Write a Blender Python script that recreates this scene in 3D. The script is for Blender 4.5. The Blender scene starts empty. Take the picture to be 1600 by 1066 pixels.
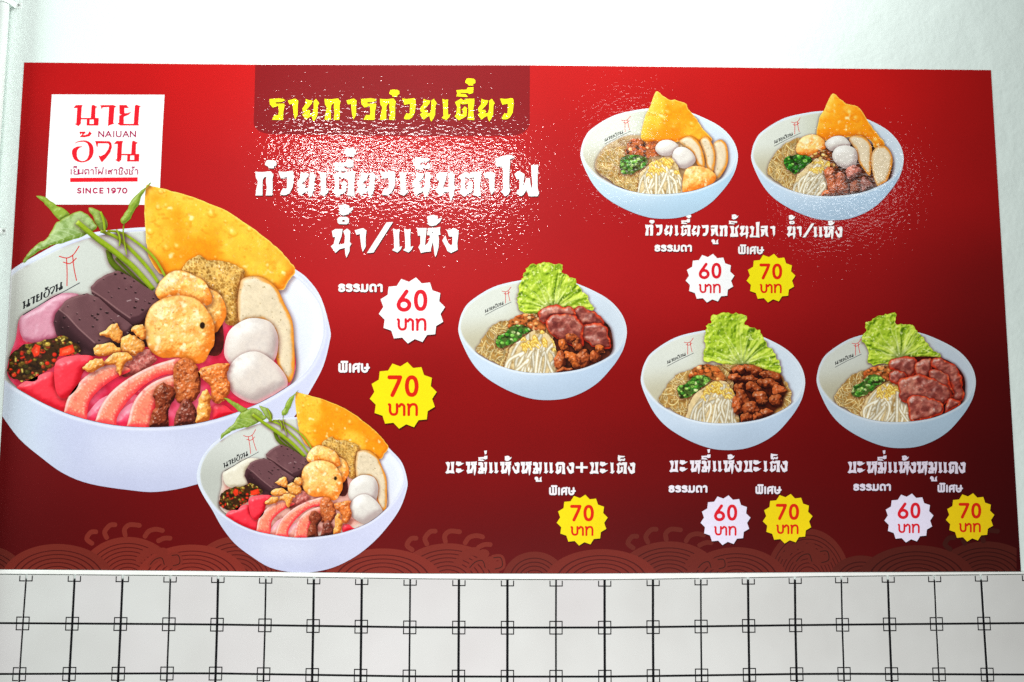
import bpy, math, random
import numpy as np
from mathutils import Matrix, Vector
from mathutils.geometry import delaunay_2d_cdt

SC = bpy.context.scene
COL = SC.collection
# ------------------------------------------------------------------ camera
F_PX, DIST, CAM_Z = 1244.0, 2.49, 1.75
cam_d = bpy.data.cameras.new('camera')
cam_d.sensor_width = 36.0
cam_d.lens = F_PX / 1600.0 * 36.0
cam_d.clip_end = 100
cam_o = bpy.data.objects.new('camera', cam_d)
COL.objects.link(cam_o)
PITCH, YAW, ROLL = (math.radians(v) for v in (5.548, -0.557, 0.183))
CAM_R = Matrix.Rotation(YAW, 3, 'Z') @ Matrix.Rotation(math.pi / 2 + PITCH, 3, 'X') @ Matrix.Rotation(ROLL, 3, 'Z')
cam_o.matrix_world = Matrix.Translation((0, -DIST, CAM_Z)) @ CAM_R.to_4x4()
SC.camera = cam_o

# ------------------------------------------------------------------ light
world = bpy.data.worlds.new('World')
SC.world = world
world.use_nodes = True
bg = world.node_tree.nodes['Background']
bg.inputs['Color'].default_value = (0.70, 0.98, 0.90, 1)
bg.inputs['Strength'].default_value = 0.06


def area(name, loc, target, sx, sy, power, col):
    l = bpy.data.lights.new(name, 'AREA')
    l.shape = 'RECTANGLE'
    l.size, l.size_y, l.energy, l.color = sx, sy, power, col
    o = bpy.data.objects.new(name, l)
    COL.objects.link(o)
    o.location = loc
    o.rotation_euler = (Vector(target) - Vector(loc)).to_track_quat('-Z', 'Y').to_euler()
    return o


area('ceiling_tube_light', (-0.60, -2.2, 3.24), (-0.05, 0, 0.9), 1.35, 0.065, 30, (1.0, 0.98, 0.965))
area('ceiling_tube_light', (2.03, -2.1, 3.08), (0.6, 0, 1.2), 0.5, 0.06, 1.3, (1.0, 0.97, 0.95))
area('ceiling_tube_light', (0.72, -2.2, 3.40), (0.4, 0, 1.2), 0.3, 0.06, 1.1, (1.0, 0.97, 0.95))
area('ceiling_bounce_light', (0.02, -0.62, 4.0), (0.02, 0, 2.4), 2.0, 0.4, 46, (0.96, 1.0, 0.98))  # added soft lamp standing in for light bounced off the ceiling
area('low_bounce_light', (0.10, -2.0, 0.10), (0.10, 0, 1.9), 3.0, 0.5, 58, (1.0, 0.985, 0.985))  # added lamp standing in for bounce from the floor
area('side_fill_light', (-3.2, -0.7, 2.3), (-1.2, 0, 1.9), 0.5, 1.2, 46, (0.86, 1.0, 0.96))  # added grazing fill from the left, no window known there
SC.view_settings.view_transform = 'Standard'
SC.view_settings.look = 'None'
SC.view_settings.exposure = 0.0
SC.view_settings.gamma = 1.0
SC.cycles.use_denoising = False
SC.cycles.max_bounces = 6


# ------------------------------------------------------------------ geometry of the wall plane
def un(P):
    """points measured on the photograph -> x, z on the wall plane y = 0"""
    P = np.asarray(P, float)
    R = np.array(CAM_R)
    d = np.stack([(P[..., 0] - 800) / F_PX, -(P[..., 1] - 533) / F_PX, -np.ones(P.shape[:-1])], -1) @ R.T
    t = DIST / d[..., 1]
    return np.stack([d[..., 0] * t, d[..., 2] * t + CAM_Z], -1)


def lin(c):
    c = np.clip(np.asarray(c, float), 0, 1)
    return np.where(c <= 0.04045, c / 12.92, ((c + 0.055) / 1.055) ** 2.4)


def rgb(*c):
    return np.array(c, float) / 255.0


ROOT_Z = float(un((800, 895))[1])


def nm(o, label=None, cat=None, kind=None, group=None):
    for k, v in (('label', label), ('category', cat), ('kind', kind), ('group', group)):
        if v:
            o[k] = v
    return o


def mesh_obj(name, V, Fs, mats, parent=None, cols=None, midx=None):
    me = bpy.data.meshes.new(name)
    V = np.asarray(V, np.float32)
    if isinstance(Fs, np.ndarray):
        n, k = Fs.shape
        me.vertices.add(len(V))
        me.vertices.foreach_set('co', V.ravel())
        me.loops.add(n * k)
        me.loops.foreach_set('vertex_index', Fs.astype(np.int32).ravel())
        me.polygons.add(n)
        me.polygons.foreach_set('loop_start', (np.arange(n) * k).astype(np.int32))
        me.update(calc_edges=True)
        me.shade_flat()
    else:
        me.from_pydata(V.tolist(), [], [list(map(int, f)) for f in Fs])
    if cols is not None:
        a = me.color_attributes.new('Col', 'FLOAT_COLOR', 'POINT')
        a.data.foreach_set('color', np.concatenate([cols, np.ones((len(cols), 1))], 1).astype(np.float32).ravel())
    for m in (mats if isinstance(mats, (list, tuple)) else [mats]):
        me.materials.append(m)
    if midx is not None:
        me.polygons.foreach_set('material_index', np.asarray(midx, np.int32))
    o = bpy.data.objects.new(name, me)
    COL.objects.link(o)
    if parent is not None:
        o.parent = parent
    return o


def boxes(name, B, mats, parent=None, loc=(0, 0, 0), bevel=0):
    """B: list of (x0,x1,y0,y1,z0,z1)"""
    V, Fs = [], []
    for (x0, x1, y0, y1, z0, z1) in B:
        n = len(V)
        V += [(x, y, z) for x in (x0, x1) for y in (y0, y1) for z in (z0, z1)]
        Fs += [(n + a, n + b, n + c, n + d) for a, b, c, d in
               ((0, 1, 3, 2), (4, 6, 7, 5), (0, 4, 5, 1), (2, 3, 7, 6), (0, 2, 6, 4), (1, 5, 7, 3))]
    o = mesh_obj(name, V, Fs, mats, parent)
    o.location = loc
    if bevel:
        b = o.modifiers.new('bevel', 'BEVEL')
        b.width, b.segments = bevel, 2
    return o


# ------------------------------------------------------------------ materials
def new_mat(name):
    m = bpy.data.materials.new(name)
    m.use_nodes = True
    return m, m.node_tree.nodes, m.node_tree.links, m.node_tree.nodes['Principled BSDF']


def add_bump(nodes, links, sock, layers, stretch=None):
    """layers: (scale, detail, strength, distance)"""
    geo = nodes.new('ShaderNodeNewGeometry')
    prev = None
    src = geo.outputs['Position']
    if stretch:
        mp = nodes.new('ShaderNodeMapping')
        mp.inputs['Scale'].default_value = stretch
        links.new(src, mp.inputs['Vector'])
        src = mp.outputs['Vector']
    for sc, det, st, dist in layers:
        n = nodes.new('ShaderNodeTexNoise')
        n.inputs['Scale'].default_value = sc
        n.inputs['Detail'].default_value = det
        links.new(src, n.inputs['Vector'])
        b = nodes.new('ShaderNodeBump')
        b.inputs['Strength'].default_value = st
        b.inputs['Distance'].default_value = dist
        links.new(n.outputs['Fac'], b.inputs['Height'])
        if prev is not None:
            links.new(prev, b.inputs['Normal'])
        prev = b.outputs['Normal']
    links.new(prev, sock)
    return geo


def noisy_color(nodes, links, geo, sock, c0, c1, scale, detail=4):
    n = nodes.new('ShaderNodeTexNoise')
    n.inputs['Scale'].default_value = scale
    n.inputs['Detail'].default_value = detail
    links.new(geo.outputs['Position'], n.inputs['Vector'])
    r = nodes.new('ShaderNodeValToRGB')
    r.color_ramp.elements[0].position, r.color_ramp.elements[1].position = 0.35, 0.65
    r.color_ramp.elements[0].color = (*c0, 1)
    r.color_ramp.elements[1].color = (*c1, 1)
    links.new(n.outputs['Fac'], r.inputs['Fac'])
    links.new(r.outputs['Color'], sock)


# glossy printed vinyl: ink colour from the mesh, orange-peel film over it
M_PRINT, nd, lk, bs = new_mat('printed_vinyl')
att = nd.new('ShaderNodeAttribute')
att.attribute_name = 'Col'
geo = nd.new('ShaderNodeNewGeometry')
gr = nd.new('ShaderNodeTexNoise')
gr.inputs['Scale'].default_value = 260
gr.inputs['Detail'].default_value = 3
lk.new(geo.outputs['Position'], gr.inputs['Vector'])
mr = nd.new('ShaderNodeMapRange')
mr.inputs['To Min'].default_value = 0.90
mr.inputs['To Max'].default_value = 1.10
lk.new(gr.outputs['Fac'], mr.inputs['Value'])
vm = nd.new('ShaderNodeVectorMath')
vm.operation = 'SCALE'
lk.new(att.outputs['Color'], vm.inputs[0])
lk.new(mr.outputs['Result'], vm.inputs['Scale'])
lk.new(vm.outputs['Vector'], bs.inputs['Base Color'])
bs.inputs['Roughness'].default_value = 0.42
bs.inputs['Specular IOR Level'].default_value = 0.12
bs.inputs['Coat Weight'].default_value = 0.9
sm = nd.new('ShaderNodeTexNoise')          # wiped and dusty patches of the film
sm.inputs['Scale'].default_value = 2.2
sm.inputs['Detail'].default_value = 5
lk.new(geo.outputs['Position'], sm.inputs['Vector'])
m2 = nd.new('ShaderNodeMapRange')
m2.inputs['From Min'].default_value, m2.inputs['From Max'].default_value = 0.3, 0.7
m2.inputs['To Min'].default_value, m2.inputs['To Max'].default_value = 0.035, 0.085
lk.new(sm.outputs['Fac'], m2.inputs['Value'])
lk.new(m2.outputs['Result'], bs.inputs['Coat Roughness'])
m3 = nd.new('ShaderNodeMapRange')
m3.inputs['From Min'].default_value, m3.inputs['From Max'].default_value = 0.3, 0.7
m3.inputs['To Min'].default_value, m3.inputs['To Max'].default_value = 0.93, 1.05
lk.new(sm.outputs['Fac'], m3.inputs['Value'])
mm = nd.new('ShaderNodeMath')
mm.operation = 'MULTIPLY'
lk.new(mr.outputs['Result'], mm.inputs[0])
lk.new(m3.outputs['Result'], mm.inputs[1])
lk.new(mm.outputs['Value'], vm.inputs['Scale'])
bs.inputs['Coat IOR'].default_value = 1.45
add_bump(nd, lk, bs.inputs['Coat Normal'], [(6, 2, 0.25, 0.008), (30, 2, 0.14, 0.003), (112, 1.6, 0.60, 0.0016)], (0.62, 1.0, 1.0))

M_WALL, nd, lk, bs = new_mat('white_wall_paint')
g = add_bump(nd, lk, bs.inputs['Normal'], [(9, 3, 0.22, 0.02), (60, 5, 0.28, 0.003), (300, 2, 0.12, 0.0006)])
noisy_color(nd, lk, g, bs.inputs['Base Color'], (0.78, 0.87, 0.83), (0.80, 0.89, 0.85), 3.0)
bs.inputs['Roughness'].default_value = 0.55

M_TILE, nd, lk, bs = new_mat('white_glazed_tile')
g = add_bump(nd, lk, bs.inputs['Normal'], [(7, 2, 0.25, 0.01)])
noisy_color(nd, lk, g, bs.inputs['Base Color'], (0.60, 0.595, 0.575), (0.645, 0.645, 0.625), 4.0, 2)
bs.inputs['Roughness'].default_value = 0.45
bs.inputs['Specular IOR Level'].default_value = 0.3
M_TILE2 = M_TILE.copy()
M_TILE2.name = 'white_glazed_tile_pinkish'
for n in M_TILE2.node_tree.nodes:
    if n.type == 'VALTORGB':
        n.color_ramp.elements[0].color = (0.61, 0.585, 0.58, 1)
        n.color_ramp.elements[1].color = (0.65, 0.63, 0.625, 1)

M_BLACK, nd, lk, bs = new_mat('black_joint_and_line')
g = add_bump(nd, lk, bs.inputs['Normal'], [(200, 2, 0.2, 0.0005)])
noisy_color(nd, lk, g, bs.inputs['Base Color'], (0.003, 0.003, 0.004), (0.007, 0.007, 0.009), 30)
bs.inputs['Roughness'].default_value = 0.8
bs.inputs['Specular IOR Level'].default_value = 0.1

M_TRIM, nd, lk, bs = new_mat('white_trim_paint')
g = add_bump(nd, lk, bs.inputs['Normal'], [(40, 3, 0.3, 0.002)])
noisy_color(nd, lk, g, bs.inputs['Base Color'], (0.86, 0.86, 0.82), (0.90, 0.90, 0.87), 12)
bs.inputs['Roughness'].default_value = 0.45

M_PVC, nd, lk, bs = new_mat('white_pvc')
g = add_bump(nd, lk, bs.inputs['Normal'], [(30, 3, 0.2, 0.001)])
noisy_color(nd, lk, g, bs.inputs['Base Color'], (0.78, 0.84, 0.80), (0.82, 0.87, 0.84), 8)
bs.inputs['Roughness'].default_value = 0.4
M_STEEL, nd, lk, bs = new_mat('dull_steel')
g = add_bump(nd, lk, bs.inputs['Normal'], [(200, 3, 0.2, 0.0005)])
noisy_color(nd, lk, g, bs.inputs['Base Color'], (0.30, 0.32, 0.31), (0.42, 0.44, 0.43), 60)
bs.inputs['Metallic'].default_value = 0.8
bs.inputs['Roughness'].default_value = 0.45

# ------------------------------------------------------------------ the wall
DADO_TOP_Z = ROOT_Z - 0.022
o = boxes('wall', [(-2.6, 2.6, 0.0, 0.15, 0.0, 3.6)], M_WALL)
nm(o, kind='structure')


# ------------------------------------------------------------------ conduit pipes at the left
def cyl_mesh(name, r, z0, z1, mat, parent, cx=0, cy=0, n=28, ridge=()):
    V, Fs = [], []
    rings = [(z0, r), (z1, r)]
    for z, rr in rings:
        V += [(cx + rr * math.cos(2 * math.pi * k / n), cy + rr * math.sin(2 * math.pi * k / n), z) for k in range(n)]
    for k in range(n):
        Fs.append((k, (k + 1) % n, n + (k + 1) % n, n + k))
    Fs.append(tuple(range(n))[::-1])
    Fs.append(tuple(range(n, 2 * n)))
    o = mesh_obj(name, V, Fs, mat, parent)
    for p in o.data.polygons:
        p.use_smooth = len(p.vertices) == 4
    return o


def conduit(x, label, clips, r=0.0175):
    e = bpy.data.objects.new('conduit_pipe', None)
    COL.objects.link(e)
    e.location = (x, 0, 0.1)
    nm(e, label, 'pipe', group='white pipes running down the wall')
    cyl_mesh('pipe', r, 0, 3.35, M_PVC, e, 0, -r - 0.012)
    for z in clips:
        V, Fs, n = [], [], 24           # saddle band bent over the pipe with two flat ears
        prof = [(-r - 0.022, -0.0022), (-r - 0.004, -0.0022)]
        prof += [(-(r + 0.0022) * math.cos(a), -r - 0.012 - (r + 0.0022) * math.sin(a)) for a in np.linspace(0, math.pi, n)]
        prof += [(r + 0.004, -0.0022), (r + 0.022, -0.0022)]
        for zz in (z - 0.010, z + 0.010):
            V += [(px, py, zz - 0.1) for px, py in prof]
        m = len(prof)
        for k in range(m - 1):
            Fs.append((k, k + 1, m + k + 1, m + k))
        c = mesh_obj('saddle_clip', V, Fs, M_PVC, e)
        s = c.modifiers.new('thick', 'SOLIDIFY')
        s.thickness = 0.0018
        for sx in (-1, 1):
            sc_ = cyl_mesh('screw', 0.0035, -0.0015, 0.0015, M_STEEL, c, 0, 0, 12)
            sc_.rotation_euler = (math.pi / 2, 0, 0)
            sc_.location = (sx * (r + 0.015), -0.0045, z - 0.1)
    return e


px_c = un([(14.5, 10), (-6, 364)])
conduit(float(px_c[0][0]), 'white pipe held by saddle clips on the wall, nearest the left edge of the poster',
        [float(un((20, 9))[1]), float(un((0, 361))[1])])
conduit(float(px_c[0][0]) - 0.052, 'white pipe at the far left edge, beyond the pipe next to the poster',
        [float(un((20, 14))[1]), float(un((0, 420))[1])])

# ------------------------------------------------------------------ tiled dado
ROWX = {
    0: [42.9, 118.3, 193, 267.4, 341.8, 416.3, 491.1, 565.9, 641.3, 717.3, 792.9, 868.7, 944.4, 1019.8, 1094.4, 1168, 1241.1, 1313.4, 1386, 1458.3, 1531.1, 1604.5],
    1: [37.5, 114.4, 189.8, 265.1, 340.2, 414.9, 490, 565, 640.6, 717, 792.9, 868.5, 944.4, 1019.8, 1094.7, 1168.8, 1241.9, 1315, 1388.5, 1461.5, 1535.6, 1610],
    2: [31.7, 109.8, 186.5, 262.6, 338.5, 413, 489, 564.5, 640.2, 716.7, 792.9, 868.5, 944.5, 1019.8, 1094.9, 1169.3, 1243.2, 1317.4, 1391.5, 1465.8, 1541.4, 1617.5]}
ROWY = {0: ([-100, 0, 320, 660, 800, 960, 1280, 1600, 1700], [896.5, 897, 899.5, 904.3, 905.2, 905.6, 900.7, 897, 896.5]),
        1: ([-100, 0, 320, 640, 800, 960, 1280, 1600, 1700], [972.5, 973.2, 975.1, 979.6, 980.2, 980, 975.9, 973.1, 972.5]),
        2: ([-100, 0, 320, 640, 800, 960, 1280, 1600, 1700], [1052.6, 1052.6, 1051.3, 1056.2, 1056.6, 1056.5, 1052, 1053.4, 1053.4])}
rows = []
for r in (0, 1, 2):
    xs = ROWX[r]
    xs = [xs[0] - 2 * (xs[1] - xs[0]), xs[0] - (xs[1] - xs[0])] + xs + [xs[-1] + (xs[-1] - xs[-2])]
    ys = np.interp(xs, *ROWY[r])
    rows.append(un(np.stack([xs, ys], 1)))
rows[2] = np.stack([0.5 * (rows[2][:, 0] + rows[1][:, 0]), rows[2][:, 1]], 1)
for k in range(2):                       # two more courses below the frame
    rows.append(np.stack([rows[2][:, 0], rows[2][:, 1] - 0.152 * (k + 1)], 1))
NC = len(rows[0])
dado = boxes('tiled_wall', [(-2.6, 2.6, -0.004, 0.0, 0.02, float(rows[0][:, 1].min()) - 0.001)], M_BLACK)
nm(dado, kind='structure')
rng = random.Random(4)
THICK = {1, 3, 4, 6, 8, 9, 11, 12, 14, 15, 17, 18, 20, 22}
YF = -0.0062
for r in range(4):
    for c in range(NC - 1):
        A, B, C_, D = rows[r][c], rows[r][c + 1], rows[r + 1][c + 1], rows[r + 1][c]     # tl tr br bl
        gl = 0.0036 if c in THICK else 0.0026
        grr = 0.0036 if (c + 1) in THICK else 0.0026
        gt = 0.0012 if r == 0 else 0.0031
        gb = 0.0031
        q = [(A[0] + gl, A[1] - gt), (B[0] - grr, B[1] - gt), (C_[0] - grr, C_[1] + gb), (D[0] + gl, D[1] + gb)]
        bv = 0.0007
        cx, cz = sum(p[0] for p in q) / 4, sum(p[1] for p in q) / 4
        V = [(x - cx, 0.0022, z - cz) for x, z in q]
        sg = [(1, -1), (-1, -1), (-1, 1), (1, 1)]
        V += [(x - cx, bv, z - cz) for x, z in q]
        V += [(x - cx + sx * bv, 0.0, z - cz + sz * bv) for (x, z), (sx, sz) in zip(q, sg)]
        Fs = [(i, (i + 1) % 4, 4 + (i + 1) % 4, 4 + i) for i in range(4)]
        Fs += [(4 + i, 4 + (i + 1) % 4, 8 + (i + 1) % 4, 8 + i) for i in range(4)] + [(8, 9, 10, 11)]
        mi = [0] * 9
        s, w = 0.0186, 0.0031                                                            # printed corner squares
        for (x, z), (sx, sz) in zip((A, B, C_, D), sg):
            x, z = x - cx, z - cz
            for (u0, u1, v0, v1) in ((0.0026, s + w / 2, s - w / 2, s + w / 2), (s - w / 2, s + w / 2, 0.0028, s - w / 2)):
                n = len(V)
                V += [(x + sx * u0, -0.00025, z + sz * v0), (x + sx * u1, -0.00025, z + sz * v0),
                      (x + sx * u1, -0.00025, z + sz * v1), (x + sx * u0, -0.00025, z + sz * v1)]
                Fs.append((n, n + 1, n + 2, n + 3))
                mi.append(1)
        t = mesh_obj('tile', V, Fs, [M_TILE2 if (c * 7 + r * 3) % 5 < 2 and c < 14 else M_TILE, M_BLACK], dado, midx=mi)
        t.location = (cx, YF, cz)
        t.rotation_euler = (rng.uniform(-.004, .004), 0, rng.uniform(-.004, .004))

POSTER_TOP = [(38, 98), (400, 101.5), (830, 102.5), (1200, 106.5), (1548, 110)]
POSTER_BOT = [(1595, 893), (1280, 894), (900, 896), (640, 896), (320, 892), (-11, 889.5)]
# white strip between the poster and the tiles
xs = np.linspace(-140, 1740, 60)
tp = np.interp(xs, [-140, -11, 320, 640, 900, 1280, 1595, 1740], [889.5, 889.5, 892, 896, 896, 894, 893, 893])
bt = np.interp(xs, *ROWY[0])
a_, b_ = un(np.stack([xs, tp], 1)), un(np.stack([xs, bt], 1))
a_[:, 1] -= 0.0006
b_[:, 1] += 0.0006
V = []
for (ax, az), (bx, bz) in zip(a_, b_):
    V += [(ax, 0, az), (ax, -0.005, az - 0.0008), (ax, -0.006, az - 0.002), (bx, -0.006, bz + 0.002), (bx, -0.005, bz + 0.0008), (bx, 0, bz)]
Fs = [(6 * i + k, 6 * i + k + 1, 6 * i + k + 7, 6 * i + k + 6) for i in range(59) for k in range(5)]
o = mesh_obj('wall_trim', V, Fs, M_TRIM)
nm(o, kind='structure')

# ------------------------------------------------------------------ poster root
poster = bpy.data.objects.new('menu_poster', None)
COL.objects.link(poster)
poster.location = (0, 0, ROOT_Z)
nm(poster, 'wide glossy red menu poster with noodle bowl pictures and Thai lettering on white wall', 'poster')


def gain(P):
    """ink strength of the print run: same for the whole sheet"""
    return 1.0


def to_wall(P, layer):
    W = un(P)
    y = np.full(len(W), -0.0012 - 0.00003 * layer)
    return np.stack([W[:, 0], y, W[:, 1] - ROOT_Z], 1)


INK = 0.95


def ink(C, P):
    return np.clip(lin(C) * INK, 0, 0.95)


# ------------------------------------------------------------------ noise helpers
_rs = np.random.RandomState(11)
_LAT = _rs.rand(256, 256)
_JX, _JY, _JV = _rs.rand(256, 256), _rs.rand(256, 256), _rs.rand(256, 256)


def vnoise(X, Y):
    xi, yi = np.floor(X).astype(int), np.floor(Y).astype(int)
    fx, fy = X - xi, Y - yi
    fx, fy = fx * fx * (3 - 2 * fx), fy * fy * (3 - 2 * fy)
    g = lambda a, b: _LAT[a & 255, b & 255]
    return (g(xi, yi) * (1 - fx) + g(xi + 1, yi) * fx) * (1 - fy) + (g(xi, yi + 1) * (1 - fx) + g(xi + 1, yi + 1) * fx) * fy


def fbm(X, Y, size, octs=3, seed=0):
    v, a, s = 0, 1.0, 0
    for k in range(octs):
        v = v + a * vnoise(X / size * 2 ** k + 17.3 * seed + 5 * k, Y / size * 2 ** k + 9.1 * seed)
        s += a
        a *= 0.55
    return v / s - 0.5


def worley(X, Y, size, seed=0):
    x, y = X / size + 31.7 * seed, Y / size + 12.9 * seed
    xi, yi = np.floor(x).astype(int), np.floor(y).astype(int)
    f1 = np.full(X.shape, 9.0)
    f2 = np.full(X.shape, 9.0)
    v1 = np.zeros(X.shape)
    for dx in (-1, 0, 1):
        for dy in (-1, 0, 1):
            a, b = (xi + dx) & 255, (yi + dy) & 255
            d = np.hypot(xi + dx + _JX[a, b] - x, yi + dy + _JY[a, b] - y)
            m = d < f1
            f2 = np.where(m, f1, np.minimum(f2, d))
            v1 = np.where(m, _JV[a, b], v1)
            f1 = np.where(m, d, f1)
    return f1, f2, v1


def ss(a, b, x):
    t = np.clip((x - a) / (b - a), 0, 1)
    return t * t * (3 - 2 * t)


# ------------------------------------------------------------------ crops in which outlines were measured
CR = {'px': (0, 0, 1.0), 'c3': (0, 280, 3.807), 'c4': (220, 280, 3.332), 'c5': (0, 500, 3.675), 'c6': (220, 500, 3.677),
      'c7': (300, 590, 3.439), 't1': (890, 130, 4.846), 't2': (1160, 130, 4.846), 'e': (700, 390, 4.264),
      'f': (980, 480, 4.441), 'g': (1260, 480, 4.441)}


def cr(key, pts):
    ox, oy, s = CR[key]
    p = np.asarray(pts, float)
    return p / s + np.array([ox, oy])


def spline(P, n=5, closed=True):
    P = np.asarray(P, float)
    N = len(P)
    out = []
    rng_ = range(N) if closed else range(N - 1)
    for i in rng_:
        if closed:
            a, b, c, d = P[(i - 1) % N], P[i], P[(i + 1) % N], P[(i + 2) % N]
        else:
            a, b, c, d = P[max(i - 1, 0)], P[i], P[i + 1], P[min(i + 2, N - 1)]
        for k in range(n):
            t = k / n
            out.append(0.5 * ((2 * b) + (-a + c) * t + (2 * a - 5 * b + 4 * c - d) * t * t + (-a + 3 * b - 3 * c + d) * t ** 3))
    if not closed:
        out.append(P[-1])
    return np.array(out)


def frill(P, amp, size, seed=0):
    """uneven organic outline"""
    d = np.roll(P, -1, 0) - np.roll(P, 1, 0)
    nrm = np.stack([d[:, 1], -d[:, 0]], 1) / (np.linalg.norm(d, axis=1, keepdims=True) + 1e-6)
    a = fbm(P[:, 0], P[:, 1], size, 2, seed) * 2
    return P + nrm * (a * amp)[:, None]


def sdf(P, X, Y):
    d2 = np.full(X.shape, 1e12)
    ins = np.zeros(X.shape, bool)
    N = len(P)
    for i in range(N):
        (x0, y0), (x1, y1) = P[i], P[(i + 1) % N]
        ex, ey = x1 - x0, y1 - y0
        L = ex * ex + ey * ey + 1e-12
        t = np.clip(((X - x0) * ex + (Y - y0) * ey) / L, 0, 1)
        d2 = np.minimum(d2, (X - x0 - t * ex) ** 2 + (Y - y0 - t * ey) ** 2)
        if (y0 > y1) != (y1 > y0) or y0 != y1:
            c = ((y0 > Y) != (y1 > Y)) & (X < (x1 - x0) * (Y - y0) / (y1 - y0 + 1e-12) + x0)
            ins ^= c
    d = np.sqrt(d2)
    return np.where(ins, d, -d)


def dline(P, X, Y):
    d2 = np.full(X.shape, 1e12)
    for (x0, y0), (x1, y1) in zip(P[:-1], P[1:]):
        ex, ey = x1 - x0, y1 - y0
        L = ex * ex + ey * ey + 1e-12
        t = np.clip(((X - x0) * ex + (Y - y0) * ey) / L, 0, 1)
        d2 = np.minimum(d2, (X - x0 - t * ex) ** 2 + (Y - y0 - t * ey) ** 2)
    return np.sqrt(d2)


def blur(A, r):
    r = int(max(1, round(r)))
    for _ in range(2):
        for ax in (0, 1):
            pad = [(r, r) if k == ax else (0, 0) for k in range(A.ndim)]
            B = np.cumsum(np.pad(A, pad, mode='edge'), axis=ax)
            B = np.concatenate([np.zeros_like(np.take(B, [0], ax)), B], ax)
            n = A.shape[ax]
            A = (np.take(B, range(2 * r + 1, 2 * r + 1 + n), ax) - np.take(B, range(0, n), ax)) / (2 * r + 1)
    return A


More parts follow.
